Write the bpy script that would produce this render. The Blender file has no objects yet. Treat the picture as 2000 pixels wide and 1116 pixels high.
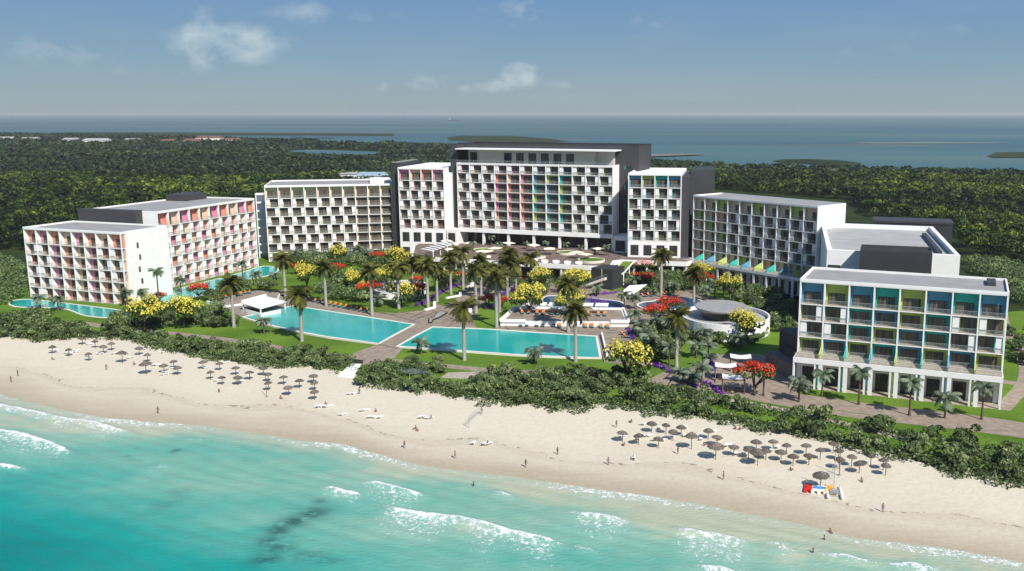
import bpy, math, random
import numpy as np
from mathutils import Vector, Matrix
random.seed(7); rng = np.random.default_rng(7)
SC = bpy.context.scene; COL = SC.collection; R = math.radians
# ------------------------------------------------------------ camera
HCAM, FPX, CX, HOR = 60.0, 1800.0, 1150.0, 222.0
PITCH = math.atan((558 - HOR) / FPX); CP, SP = math.cos(PITCH), math.sin(PITCH)
cam = bpy.data.cameras.new('camera'); camo = bpy.data.objects.new('camera', cam); COL.objects.link(camo)
cam.sensor_width = 36; cam.lens = FPX / 2000 * 36; cam.shift_x = -150 / 2000
cam.clip_start = 1; cam.clip_end = 200000
camo.location = (0, 0, HCAM); camo.rotation_euler = (math.pi / 2 - PITCH, 0, 0); SC.camera = camo
# ------------------------------------------------------------ light
SUN_EL, SUN_AZ = R(43), R(33)                 # azimuth measured from behind the camera towards the right
sd = Vector((math.sin(SUN_AZ) * math.cos(SUN_EL), -math.cos(SUN_AZ) * math.cos(SUN_EL), math.sin(SUN_EL)))
sl = bpy.data.lights.new('sun', 'SUN'); sl.energy = 4.8; sl.angle = R(0.5); sl.color = (1, .955, .88)
so = bpy.data.objects.new('sun', sl); COL.objects.link(so); so.rotation_euler = sd.to_track_quat('Z', 'Y').to_euler()
so.location = (60, -60, 150)
SC.view_settings.view_transform = 'Standard'; SC.view_settings.look = 'None'; SC.view_settings.exposure = 0.32
SC.render.film_transparent = False
SC.cycles.max_bounces = 6; SC.cycles.transparent_max_bounces = 8; SC.cycles.volume_bounces = 0
SC.cycles.use_adaptive_sampling = True
W_ = bpy.data.worlds.new('World'); SC.world = W_; W_.use_nodes = True

def raydir(u, v):
    a = (u - CX) / FPX; b = (v - 558) / FPX
    return Vector((a, CP - b * SP, -SP - b * CP)).normalized()
def G(u, v, z=0.0):
    a = (u - CX) / FPX; b = (v - 558) / FPX
    t = (z - HCAM) / (-SP - b * CP)
    return (a * t, (CP - b * SP) * t)
def ZH(v, y):
    b = (v - 558) / FPX
    return HCAM + (-SP - b * CP) / (CP - b * SP) * y
def PX(x, y, z=0):
    d = y * CP - (z - HCAM) * SP; up = y * SP + (z - HCAM) * CP
    return CX + FPX * x / d, 558 - FPX * up / d

def build_world():
    nt = W_.node_tree; N = nt.nodes; L = nt.links; N.clear()
    out = N.new('ShaderNodeOutputWorld'); bg = N.new('ShaderNodeBackground'); bg.inputs[1].default_value = 0.062
    sky = N.new('ShaderNodeTexSky'); sky.sky_type = 'NISHITA'; sky.sun_disc = False
    sky.sun_elevation = SUN_EL
    sky.sun_rotation = math.atan2(sd.x, sd.y)
    sky.altitude = 60; sky.air_density = 1.0; sky.dust_density = .45; sky.ozone_density = 2.5
    tc = N.new('ShaderNodeTexCoord')
    # clouds: soft cumulus clumps at fixed directions of the sky
    def vm(op, a, b=None):
        n = N.new('ShaderNodeVectorMath'); n.operation = op
        for i, x in enumerate((a, b)):
            if x is None: continue
            if isinstance(x, (tuple, Vector)): n.inputs[i].default_value = tuple(x)
            else: L.new(x, n.inputs[i])
        return n
    def m(op, a, b=None, clamp=False):
        n = N.new('ShaderNodeMath'); n.operation = op; n.use_clamp = clamp
        for i, x in enumerate((a, b)):
            if x is None: continue
            if isinstance(x, (int, float)): n.inputs[i].default_value = x
            else: L.new(x, n.inputs[i])
        return n.outputs[0]
    v = tc.outputs['Generated']
    mask = None
    blobs = [(120, 95, 75, 28, .40), (395, 80, 32, 42, .95), (440, 85, 85, 32, .8), (590, 25, 60, 22, .42), (725, 38, 50, 20, .3),
             (1040, 20, 95, 26, .42), (1012, 145, 32, 26, .95), (970, 168, 50, 15, .6), (835, 165, 45, 18, .6), (750, 168, 25, 14, .45), (905, 172, 30, 12, .4),
             (1100, 168, 35, 14, .35), (1290, 38, 80, 20, .25), (1700, 100, 130, 22, .22), (1390, 20, 40, 20, .25), (1900, 60, 160, 20, .15), (270, 140, 60, 12, .3), (1380, 190, 60, 10, .25)]
    for (u, w, sx, sy, st) in blobs:
        d = raydir(u, w); s = vm('SUBTRACT', v, d)
        s = vm('MULTIPLY', s.outputs[0], (FPX / sx, 1, FPX / sy))
        ln = vm('LENGTH', s.outputs[0]).outputs['Value']
        g = m('MULTIPLY', m('SUBTRACT', 1.0, m('MULTIPLY', ln, .62), True), st * 1.8)
        mask = g if mask is None else m('MAXIMUM', mask, g)
    front = m('GREATER_THAN', vm('DOT_PRODUCT', v, (0, 1, 0)).outputs['Value'], 0)
    mask = m('MULTIPLY', mask, front)
    ns = N.new('ShaderNodeTexNoise'); ns.inputs['Scale'].default_value = 27; ns.inputs['Detail'].default_value = 9; ns.inputs['Roughness'].default_value = .6
    L.new(vm('MULTIPLY', v, (1, 1, 1.6)).outputs[0], ns.inputs['Vector'])
    mk = m('MINIMUM', mask, .85)
    cl = m('MULTIPLY', m('SUBTRACT', m('ADD', mk, m('MULTIPLY', m('SUBTRACT', ns.outputs[0], .5), 2.6)), .36), 1.15, True)
    cl = m('MULTIPLY', cl, m('MULTIPLY', mask, 1.3, True))
    cl = m('MULTIPLY', cl, .78, True)
    n2 = N.new('ShaderNodeTexNoise'); n2.inputs['Scale'].default_value = 5; n2.inputs['Detail'].default_value = 6
    L.new(vm('MULTIPLY', v, (1, 1, 5)).outputs[0], n2.inputs['Vector'])
    veil = m('MULTIPLY', m('SUBTRACT', n2.outputs[0], .48, True), .28)
    cl = m('ADD', cl, veil, True)
    mx = N.new('ShaderNodeMix'); mx.data_type = 'RGBA'
    # sea haze low in the sky, clearer blue higher up
    sz = N.new('ShaderNodeSeparateXYZ'); L.new(v, sz.inputs[0])
    rp = N.new('ShaderNodeValToRGB'); e = rp.color_ramp.elements; e[0].position = 0; e[0].color = (.335, .415, .455, 1); e[1].position = 1; e[1].color = (.085, .20, .47, 1)
    for p_, c_ in ((.02, (.305, .41, .48)), (.06, (.225, .37, .51)), (.115, (.165, .315, .54)), (.3, (.13, .26, .52))):
        k = e.new(p_); k.color = (*c_, 1)
    L.new(sz.outputs['Z'], rp.inputs[0]); hs = N.new('ShaderNodeVectorMath'); hs.operation = 'SCALE'; hs.inputs['Scale'].default_value = 12.5; L.new(rp.outputs[0], hs.inputs[0])
    hm = N.new('ShaderNodeMix'); hm.data_type = 'RGBA'; hm.inputs['Factor'].default_value = .9; L.new(sky.outputs[0], hm.inputs['A']); L.new(hs.outputs[0], hm.inputs['B'])
    L.new(cl, mx.inputs['Factor']); L.new(hm.outputs['Result'], mx.inputs['A']); mx.inputs['B'].default_value = (7.0, 8.3, 8.9, 1)
    L.new(mx.outputs['Result'], bg.inputs[0]); L.new(bg.outputs[0], out.inputs[0])
build_world()
# ------------------------------------------------------------ materials
def new_mat(name):
    m = bpy.data.materials.new(name); m.use_nodes = True; nt = m.node_tree
    return m, nt.nodes, nt.links, nt.nodes['Principled BSDF']
def pmat(name, col, rough=.7, var=.08, scale=1.5, bump=0, metal=0, spec=.3, rnd=0, coord='Object', col2=None, detail=6):
    """plain principled material whose colour wanders a little with noise; rnd = per object variation"""
    m, N, L, B = new_mat(name)
    B.inputs['Roughness'].default_value = rough; B.inputs['Metallic'].default_value = metal
    B.inputs['Specular IOR Level'].default_value = spec
    tc = N.new('ShaderNodeTexCoord'); ns = N.new('ShaderNodeTexNoise')
    ns.inputs['Scale'].default_value = scale; ns.inputs['Detail'].default_value = detail
    L.new(tc.outputs[coord], ns.inputs['Vector'])
    c2 = col2 or tuple(min(1, c * (1 + var * 2)) for c in col); c1 = col if col2 else tuple(c * (1 - var * 2) for c in col)
    rp = N.new('ShaderNodeValToRGB'); rp.color_ramp.elements[0].position = .3; rp.color_ramp.elements[1].position = .7
    rp.color_ramp.elements[0].color = (*c1, 1); rp.color_ramp.elements[1].color = (*c2, 1)
    L.new(ns.outputs[0], rp.inputs[0]); last = rp.outputs[0]
    if rnd:
        oi = N.new('ShaderNodeObjectInfo'); hs = N.new('ShaderNodeHueSaturation')
        mr = N.new('ShaderNodeMapRange'); mr.inputs['To Min'].default_value = 1 - rnd; mr.inputs['To Max'].default_value = 1 + rnd
        L.new(oi.outputs['Random'], mr.inputs[0]); L.new(mr.outputs[0], hs.inputs['Value']); L.new(last, hs.inputs['Color']); last = hs.outputs[0]
    L.new(last, B.inputs['Base Color'])
    if bump:
        bp = N.new('ShaderNodeBump'); bp.inputs['Strength'].default_value = bump; bp.inputs['Distance'].default_value = .1
        L.new(ns.outputs[0], bp.inputs['Height']); L.new(bp.outputs[0], B.inputs['Normal'])
    return m
def leafmat(name, dark, mid, light, rnd=.25, rough=.55, trans=.25):
    """leaf colour from the per-face 'tint' attribute, plus per object variation"""
    m, N, L, B = new_mat(name)
    B.inputs['Roughness'].default_value = rough; B.inputs['Specular IOR Level'].default_value = .25
    at = N.new('ShaderNodeAttribute'); at.attribute_name = 'tint'
    rp = N.new('ShaderNodeValToRGB'); e = rp.color_ramp.elements; e[0].color = (*dark, 1); e[1].color = (*light, 1)
    k = e.new(.5); k.color = (*mid, 1)
    L.new(at.outputs['Fac'], rp.inputs[0])
    oi = N.new('ShaderNodeObjectInfo'); hs = N.new('ShaderNodeHueSaturation'); mr = N.new('ShaderNodeMapRange')
    mr.inputs['To Min'].default_value = 1 - rnd; mr.inputs['To Max'].default_value = 1 + rnd
    L.new(oi.outputs['Random'], mr.inputs[0]); L.new(mr.outputs[0], hs.inputs['Value']); L.new(rp.outputs[0], hs.inputs['Color'])
    L.new(hs.outputs[0], B.inputs['Base Color'])
    if trans:
        tr = N.new('ShaderNodeBsdfTranslucent'); L.new(hs.outputs[0], tr.inputs[0]); ms = N.new('ShaderNodeMixShader'); ms.inputs[0].default_value = trans
        L.new(B.outputs[0], ms.inputs[1]); L.new(tr.outputs[0], ms.inputs[2]); L.new(ms.outputs[0], N['Material Output'].inputs[0])
    return m
M = {}
M['white'] = pmat('white_render', (.76, .75, .725), .75, col2=(.82, .81, .79), scale=.45, detail=10)
M['cream'] = pmat('cream_render', (.74, .68, .58), .8, .03, .4)
M['grey'] = pmat('grey_roof', (.29, .285, .275), .85, .05, .25)
M['roofl'] = pmat('light_roof', (.36, .355, .34), .85, .05, .2)
M['dark'] = pmat('dark_cladding', (.038, .039, .042), .6, .06, .3)
M['darks'] = pmat('charcoal_cladding', (.052, .052, .056), .65, .05, .3)
M['beige'] = pmat('beige_wall', (.60, .55, .49), .8, .03, .3)
M['coral'] = pmat('coral_paint', (.70, .27, .19), .75, .03)
M['pink'] = pmat('pink_paint', (.64, .24, .37), .75, .03)
M['peach'] = pmat('peach_paint', (.74, .52, .38), .75, .03)
M['tan'] = pmat('tan_paint', (.64, .44, .30), .75, .03)
M['olive'] = pmat('olive_paint', (.62, .58, .34), .75, .03)
M['blue'] = pmat('blue_paint', (.10, .31, .45), .75, .03)
M['lime'] = pmat('lime_paint', (.42, .52, .13), .75, .03)
M['teal'] = pmat('teal_paint', (.04, .43, .36), .75, .03)
M['sandp'] = pmat('sand_paint', (.62, .52, .38), .75, .03)
M['frame'] = pmat('window_frame', (.03, .028, .027), .4, .05)
M['rail'] = pmat('rail_metal', (.36, .37, .37), .35, .03, metal=.3)
M['tile'] = pmat('balcony_tile', (.40, .34, .27), .7, .12, 1.2)
M['trunkg'] = pmat('palm_trunk_grey', (.34, .32, .29), .85, .1, 2.0, .3)
M['bark'] = pmat('bark', (.11, .08, .055), .9, .15, 3, .4)
M['thatch'] = pmat('thatch', (.135, .112, .092), .95, .3, 6, .8, rnd=.25)
M['wood'] = pmat('dark_wood', (.10, .055, .04), .7, .15, 3)
M['canvas'] = pmat('white_canvas', (.82, .80, .75), .8, .02)
M['cream_canvas'] = pmat('cream_canvas', (.78, .72, .58), .85, .03)
M['wicker'] = pmat('black_wicker', (.014, .012, .012), .7, .2, 8)
M['orange'] = pmat('orange_cushion', (.66, .20, .035), .85, .06)
M['aqua'] = pmat('aqua_towel', (.03, .25, .30), .9, .05)
M['plast'] = pmat('white_plastic', (.82, .82, .80), .4, .02)
M['red'] = pmat('red_plastic', (.65, .03, .02), .35, .05)
M['yellow'] = pmat('yellow_plastic', (.80, .40, .02), .35, .05)
M['bluep'] = pmat('blue_plastic', (.05, .25, .55), .35, .05)
M['skin'] = pmat('skin', (.20, .10, .06), .6, .05, 4, rnd=.3)
M['hair'] = pmat('hair', (.03, .02, .015), .7, .1, 5, rnd=.3)
M['swim'] = pmat('swimwear', (.12, .10, .22), .8, .1, 5, rnd=.6)
M['stem'] = pmat('metal_pole', (.45, .45, .45), .4, .05, metal=.5)
M['tileroof'] = pmat('red_tile_roof', (.17, .085, .065), .8, .1, .3)

def glassy(name, c1, c2, rough=.12):
    m, N, L, B = new_mat(name)
    tc = N.new('ShaderNodeTexCoord'); br = N.new('ShaderNodeTexNoise'); br.inputs['Scale'].default_value = .9; br.inputs['Detail'].default_value = 2
    mp = N.new('ShaderNodeMapping'); mp.inputs['Scale'].default_value = (3, 3, .15)
    oi = N.new('ShaderNodeObjectInfo'); ad = N.new('ShaderNodeVectorMath'); ad.operation = 'ADD'
    L.new(tc.outputs['Object'], ad.inputs[0]); L.new(oi.outputs['Location'], ad.inputs[1]); L.new(ad.outputs[0], mp.inputs[0]); L.new(mp.outputs[0], br.inputs['Vector'])
    rp = N.new('ShaderNodeValToRGB'); rp.color_ramp.elements[0].position = .38; rp.color_ramp.elements[1].position = .62
    rp.color_ramp.elements[0].color = (*c1, 1); rp.color_ramp.elements[1].color = (*c2, 1)
    L.new(br.outputs[0], rp.inputs[0]); L.new(rp.outputs[0], B.inputs['Base Color'])
    B.inputs['Roughness'].default_value = rough; B.inputs['Specular IOR Level'].default_value = .35
    return m
M['glass'] = glassy('curtained_glass', (.055, .048, .041), (.135, .117, .098))
M['glassd'] = glassy('dark_glass', (.025, .027, .027), (.055, .058, .055))
def railglass():
    m, N, L, B = new_mat('rail_glass')
    B.inputs['Base Color'].default_value = (.30, .36, .35, 1); B.inputs['Roughness'].default_value = .15
    tr = N.new('ShaderNodeBsdfTransparent'); ms = N.new('ShaderNodeMixShader'); ms.inputs[0].default_value = .12
    L.new(tr.outputs[0], ms.inputs[1]); L.new(B.outputs[0], ms.inputs[2]); L.new(ms.outputs[0], N['Material Output'].inputs[0]); return m
M['rglass'] = railglass()
def poolmat(name, near, far, y0, y1):
    m, N, L, B = new_mat(name)
    ns = N.new('ShaderNodeTexNoise'); ns.inputs['Scale'].default_value = .08; ns.inputs['Detail'].default_value = 4
    g = N.new('ShaderNodeNewGeometry'); L.new(g.outputs['Position'], ns.inputs['Vector'])
    rp = N.new('ShaderNodeValToRGB'); rp.color_ramp.elements[0].position = .35; rp.color_ramp.elements[1].position = .65
    rp.color_ramp.elements[0].color = (*near, 1); rp.color_ramp.elements[1].color = (*far, 1)
    L.new(ns.outputs[0], rp.inputs[0]); L.new(rp.outputs[0], B.inputs['Base Color'])
    n2 = N.new('ShaderNodeTexNoise'); n2.inputs['Scale'].default_value = 1.3; n2.inputs['Detail'].default_value = 3; L.new(g.outputs['Position'], n2.inputs['Vector'])
    bp = N.new('ShaderNodeBump'); bp.inputs['Strength'].default_value = .3; bp.inputs['Distance'].default_value = .2
    L.new(n2.outputs[0], bp.inputs['Height']); L.new(bp.outputs[0], B.inputs['Normal'])
    B.inputs['Roughness'].default_value = .06; B.inputs['Specular IOR Level'].default_value = .5
    return m
M['pool'] = poolmat('pool_water', (.0, .345, .315), (.012, .40, .36), 0, 1)
M['poolb'] = poolmat('plunge_water', (.008, .05, .13), (.02, .09, .19), 0, 1)
M['leaf'] = leafmat('shrub_leaf', (.020, .040, .010), (.115, .170, .058), (.33, .39, .17), .22)
M['forest'] = leafmat('forest_leaf', (.004, .012, .002), (.026, .056, .006), (.18, .235, .022), 0, trans=.15)
M['royal'] = leafmat('royal_frond', (.030, .036, .006), (.085, .09, .014), (.21, .20, .045), .15)
M['coco'] = leafmat('silver_frond', (.04, .065, .035), (.13, .175, .105), (.33, .38, .27), .18)
M['yel'] = leafmat('yellow_blossom', (.40, .34, .03), (.70, .61, .08), (.84, .77, .20), .08)
M['redf'] = leafmat('red_blossom', (.38, .02, .008), (.68, .045, .015), (.85, .12, .03), .1)
M['pur'] = leafmat('purple_blossom', (.07, .012, .14), (.17, .03, .34), (.32, .09, .55), .1)
M['leafb'] = leafmat('bright_leaf', (.03, .055, .01), (.07, .12, .02), (.14, .2, .04), .15)
# ------------------------------------------------------------ object helpers
def tag(o, label=None, cat=None, group=None, kind=None):
    if label: o['label'] = label
    if cat: o['category'] = cat
    if group: o['group'] = group
    if kind: o['kind'] = kind
    return o
def thing(name, label, cat, loc=(0, 0, 0), rz=0, group=None, parent=None):
    o = bpy.data.objects.new(name, None); COL.objects.link(o); o.empty_display_size = .5
    o.location = loc; o.rotation_euler.z = rz
    return tag(o, label, cat, group)
def link(name, mesh, parent=None, loc=None, rz=None):
    o = bpy.data.objects.new(name, mesh); COL.objects.link(o)
    if parent: o.parent = parent
    if loc is not None: o.location = loc
    if rz is not None: o.rotation_euler.z = rz
    return o
class MB:
    def __init__(s): s.v = []; s.f = []; s.m = []; s.t = []
    def face(s, pts, mi=0, t=.5):
        b = len(s.v); s.v += [tuple(p) for p in pts]; s.f.append(tuple(range(b, b + len(pts)))); s.m.append(mi); s.t.append(t)
    def box(s, x0, x1, y0, y1, z0, z1, mi=0):
        b = len(s.v)
        s.v += [(x0, y0, z0), (x1, y0, z0), (x1, y1, z0), (x0, y1, z0), (x0, y0, z1), (x1, y0, z1), (x1, y1, z1), (x0, y1, z1)]
        for q in ((0, 3, 2, 1), (4, 5, 6, 7), (0, 1, 5, 4), (1, 2, 6, 5), (2, 3, 7, 6), (3, 0, 4, 7)):
            s.f.append(tuple(b + i for i in q)); s.m.append(mi); s.t.append(.5)
    def prism(s, poly, z0, z1, mi=0, mtop=None):
        n = len(poly); b = len(s.v)
        a = sum(poly[i][0] * poly[(i + 1) % n][1] - poly[(i + 1) % n][0] * poly[i][1] for i in range(n))
        if a < 0: poly = poly[::-1]
        s.v += [(p[0], p[1], z0) for p in poly] + [(p[0], p[1], z1) for p in poly]
        for i in range(n):
            j = (i + 1) % n; s.f.append((b + i, b + j, b + n + j, b + n + i)); s.m.append(mi); s.t.append(.5)
        s.f.append(tuple(b + n + i for i in range(n))); s.m.append(mi if mtop is None else mtop); s.t.append(.5)
        s.f.append(tuple(b + n - 1 - i for i in range(n))); s.m.append(mi); s.t.append(.5)
    def strip(s, pts, w, z0, z1, mi=0, closed=False):
        """a wall of width w along a polyline"""
        n = len(pts); P = [Vector((p[0], p[1])) for p in pts]; Lp = []; Rp = []
        for i in range(n):
            a = P[(i - 1) % n] if (closed or i) else P[i]; b = P[(i + 1) % n] if (closed or i < n - 1) else P[i]
            d = (b - a).normalized(); q = Vector((-d.y, d.x)) * w / 2; Lp.append(P[i] + q); Rp.append(P[i] - q)
        k = n if closed else n - 1
        for i in range(k):
            j = (i + 1) % n
            A, B_, C, D = Lp[i], Lp[j], Rp[j], Rp[i]
            s.face([(A.x, A.y, z1), (D.x, D.y, z1), (C.x, C.y, z1), (B_.x, B_.y, z1)], mi)
            s.face([(A.x, A.y, z0), (A.x, A.y, z1), (B_.x, B_.y, z1), (B_.x, B_.y, z0)], mi)
            s.face([(D.x, D.y, z0), (C.x, C.y, z0), (C.x, C.y, z1), (D.x, D.y, z1)], mi)
        if not closed:
            for e in (0, -1):
                a, d = Lp[e], Rp[e]; s.face([(a.x, a.y, z0), (d.x, d.y, z0), (d.x, d.y, z1), (a.x, a.y, z1)], mi)
    def tube(s, pts, rad, n=8, mi=0, cap=True):
        P = [Vector(p) for p in pts]; rings = []
        if not isinstance(rad, (list, tuple)): rad = [rad] * len(P)
        for i, p in enumerate(P):
            d = (P[min(i + 1, len(P) - 1)] - P[max(i - 1, 0)]).normalized()
            q = d.orthogonal().normalized() if abs(d.z) < .99 else Vector((1, 0, 0)); q = (q - d * q.dot(d)).normalized(); r = d.cross(q)
            rings.append(len(s.v))
            for k in range(n):
                a = 2 * math.pi * k / n; s.v.append(tuple(p + (q * math.cos(a) + r * math.sin(a)) * rad[i]))
        for i in range(len(P) - 1):
            for k in range(n):
                s.f.append((rings[i] + k, rings[i] + (k + 1) % n, rings[i + 1] + (k + 1) % n, rings[i + 1] + k)); s.m.append(mi); s.t.append(.5)
        if cap:
            s.f.append(tuple(rings[-1] + k for k in range(n))); s.m.append(mi); s.t.append(.5)
            s.f.append(tuple(rings[0] + n - 1 - k for k in range(n))); s.m.append(mi); s.t.append(.5)
    def lathe(s, prof, n=24, mi=0, c=(0, 0), sx=1, sy=1):
        b = len(s.v)
        for (r, z) in prof:
            for k in range(n):
                a = 2 * math.pi * k / n; s.v.append((c[0] + r * sx * math.cos(a), c[1] + r * sy * math.sin(a), z))
        for i in range(len(prof) - 1):
            for k in range(n):
                s.f.append((b + i * n + k, b + i * n + (k + 1) % n, b + (i + 1) * n + (k + 1) % n, b + (i + 1) * n + k)); s.m.append(mi); s.t.append(.5)
    def mesh(s, name, mats, smooth=False):
        me = bpy.data.meshes.new(name); me.from_pydata(s.v, [], s.f)
        for x in mats: me.materials.append(x)
        me.polygons.foreach_set('material_index', s.m)
        at = me.attributes.new('tint', 'FLOAT', 'FACE'); at.data.foreach_set('value', s.t)
        if smooth: me.polygons.foreach_set('use_smooth', [True] * len(s.f))
        me.update(); return me
    def build(s, name, mats, parent=None, loc=None, rz=None, smooth=False):
        if not isinstance(mats, (list, tuple)): mats = [mats]
        return link(name, s.mesh(name, mats, smooth), parent, loc, rz)
def quads_mesh(name, V, mats, mi=None, tint=None):
    """numpy quads: V is (n,4,3)"""
    n = len(V); me = bpy.data.meshes.new(name)
    me.vertices.add(n * 4); me.vertices.foreach_set('co', V.reshape(-1).astype(np.float32))
    me.loops.add(n * 4); me.loops.foreach_set('vertex_index', np.arange(n * 4, dtype=np.int32))
    me.polygons.add(n); me.polygons.foreach_set('loop_start', np.arange(0, n * 4, 4, dtype=np.int32))
    for x in mats: me.materials.append(x)
    if mi is not None: me.polygons.foreach_set('material_index', mi.astype(np.int32))
    at = me.attributes.new('tint', 'FLOAT', 'FACE')
    at.data.foreach_set('value', (tint if tint is not None else np.full(n, .5)).astype(np.float32))
    me.update(calc_edges=True); return me
def leaf_quads(P, size, nrm=None, up=.5, aspect=1.6):
    """random leaf-shaped quads at points P with outward bias nrm"""
    n = len(P); d = rng.normal(size=(n, 3)); d /= np.linalg.norm(d, axis=1)[:, None]
    if nrm is not None:
        d = d * .75 + nrm; d /= np.linalg.norm(d, axis=1)[:, None]
    t = rng.normal(size=(n, 3)); t -= d * (t * d).sum(1)[:, None]; t /= np.linalg.norm(t, axis=1)[:, None]
    b = np.cross(d, t); s = (size * rng.uniform(.6, 1.4, n))[:, None]
    return np.stack([P - t * s * aspect / 2, P - b * s / 2, P + t * s * aspect / 2, P + b * s / 2], 1)
_ORD = ['', 'first', 'second', 'third', 'fourth', 'fifth', 'sixth', 'seventh', 'eighth', 'ninth', 'tenth', 'eleventh', 'twelfth', 'thirteenth', 'fourteenth', 'fifteenth', 'sixteenth', 'seventeenth', 'eighteenth', 'nineteenth', 'twentieth']
def nth(i, n, way='from the left'):
    """place of item i (0-based) in a row of n, counted from the nearer end"""
    if i == 0: return 'leftmost'
    if i == n - 1: return 'rightmost'
    if i < n / 2: return _ORD[i + 1] + ' from left'
    return _ORD[n - i] + ' from right'
# ------------------------------------------------------------ terrain
def wpoly(px, z=0.0): return [G(u, v, z) for (u, v) in px]
def interp_line(px, z):
    w = sorted(wpoly(px, z)); xs = np.array([a[0] for a in w]); ys = np.array([a[1] for a in w])
    k0 = (ys[3] - ys[0]) / (xs[3] - xs[0]); k1 = (ys[-1] - ys[-4]) / (xs[-1] - xs[-4])
    def f(x):
        x = np.asarray(x, float); y = np.interp(x, xs, ys)
        y = np.where(x < xs[0], ys[0] + k0 * (x - xs[0]), y); return np.where(x > xs[-1], ys[-1] + k1 * (x - xs[-1]), y)
    return f
SHORE_PX = [(0, 771), (37, 780), (85, 792), (140, 805), (212, 817), (300, 825), (400, 832), (500, 847), (584, 861), (675, 868), (720, 883), (785, 900), (850, 914), (925, 922), (1000, 931), (1150, 954), (1256, 967),
            (1362, 984), (1447, 1001), (1596, 1031), (1681, 1053), (1830, 1069), (1957, 1091), (2000, 1099)]
DUNE_PX = [(0, 656), (80, 666), (150, 664), (230, 662), (330, 688), (400, 700), (480, 715), (560, 718), (650, 724), (700, 746), (800, 762), (850, 772), (950, 788), (1050, 800), (1130, 803), (1180, 798),
           (1300, 814), (1440, 830), (1560, 856), (1700, 886), (1800, 908), (1860, 930), (1990, 950)]
shore = interp_line(SHORE_PX, -1.0); dune = interp_line(DUNE_PX, 0.0)
def sandz(x, y):
    s = float(shore(x)); d = float(dune(x)); t = (y - s) / max(d - s, 1e-3)
    return -1.0 + min(max(t, -1), 1) ** 1 * 1.0 if t > 0 else -1.0 + t * 2
def GB(u, v, h=0.0):
    """point of the beach seen at a pixel, h above the sand"""
    z = -.4
    for _ in range(8):
        x, y = G(u, v, z + h); z = max(sandz(x, y), -1.25) if y < float(dune(x)) else 0.0
    return x, y, z
# land sheet: one big polygon from the dunes to the far lagoon shore
def grid_fill(name, front, back, xs, ny, mats, zfun, kind='structure', power=1.0):
    X = np.array(xs); F = front(X); Bk = back(X); t = (np.linspace(0, 1, ny)) ** power
    Y = F[None, :] + (Bk - F)[None, :] * t[:, None]; XX = np.repeat(X[None, :], ny, 0); Z = zfun(XX, Y)
    co = np.stack([XX, Y, Z], -1).reshape(-1, 3); nx = len(X)
    a = (np.arange(ny - 1)[:, None] * nx + np.arange(nx - 1)[None, :]).reshape(-1)
    fc = np.stack([a, a + 1, a + nx + 1, a + nx], 1)
    me = bpy.data.meshes.new(name); me.vertices.add(len(co)); me.vertices.foreach_set('co', co.reshape(-1))
    me.loops.add(fc.size); me.loops.foreach_set('vertex_index', fc.reshape(-1).astype(np.int32))
    me.polygons.add(len(fc)); me.polygons.foreach_set('loop_start', np.arange(0, fc.size, 4, dtype=np.int32))
    for x in mats: me.materials.append(x)
    me.update(calc_edges=True); me.polygons.foreach_set('use_smooth', np.ones(len(fc), bool))
    o = link(name, me); tag(o, kind=kind); return o, XX, Y
def flat(name, poly, z, mat, kind='structure', thick=0):
    mb = MB()
    if thick: mb.prism(poly, z - thick, z)
    else:
        n = len(poly); a = sum(poly[i][0] * poly[(i + 1) % n][1] - poly[(i + 1) % n][0] * poly[i][1] for i in range(n))
        mb.face([(p[0], p[1], z) for p in (poly if a > 0 else poly[::-1])])
    o = mb.build(name, mat)
    # ngons with concave outlines: triangulate safely
    import bmesh
    bm = bmesh.new(); bm.from_mesh(o.data); bmesh.ops.triangulate(bm, faces=[f for f in bm.faces if len(f.verts) > 4]); bm.to_mesh(o.data); bm.free()
    return tag(o, kind=kind)
def smooth_poly(pts, it=2, closed=True):
    for _ in range(it):
        q = []; n = len(pts)
        for i in range(n if closed else n - 1):
            a, b = pts[i], pts[(i + 1) % n]
            q += [(a[0] * .75 + b[0] * .25, a[1] * .75 + b[1] * .25), (a[0] * .25 + b[0] * .75, a[1] * .25 + b[1] * .75)]
        if not closed: q = [pts[0]] + q + [pts[-1]]
        pts = q
    return pts
mland, N, L, B = new_mat('woodland_floor')
g = N.new('ShaderNodeNewGeometry'); n1 = N.new('ShaderNodeTexNoise'); n1.inputs['Scale'].default_value = .012; n1.inputs['Detail'].default_value = 10; n1.inputs['Roughness'].default_value = .65
L.new(g.outputs['Position'], n1.inputs['Vector']); rp = N.new('ShaderNodeValToRGB'); e = rp.color_ramp.elements
e[0].position = .35; e[0].color = (.010, .022, .006, 1); e[1].position = .7; e[1].color = (.045, .065, .018, 1)
L.new(n1.outputs[0], rp.inputs[0]); L.new(rp.outputs[0], B.inputs['Base Color']); B.inputs['Roughness'].default_value = .9; B.inputs['Specular IOR Level'].default_value = .1
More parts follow.
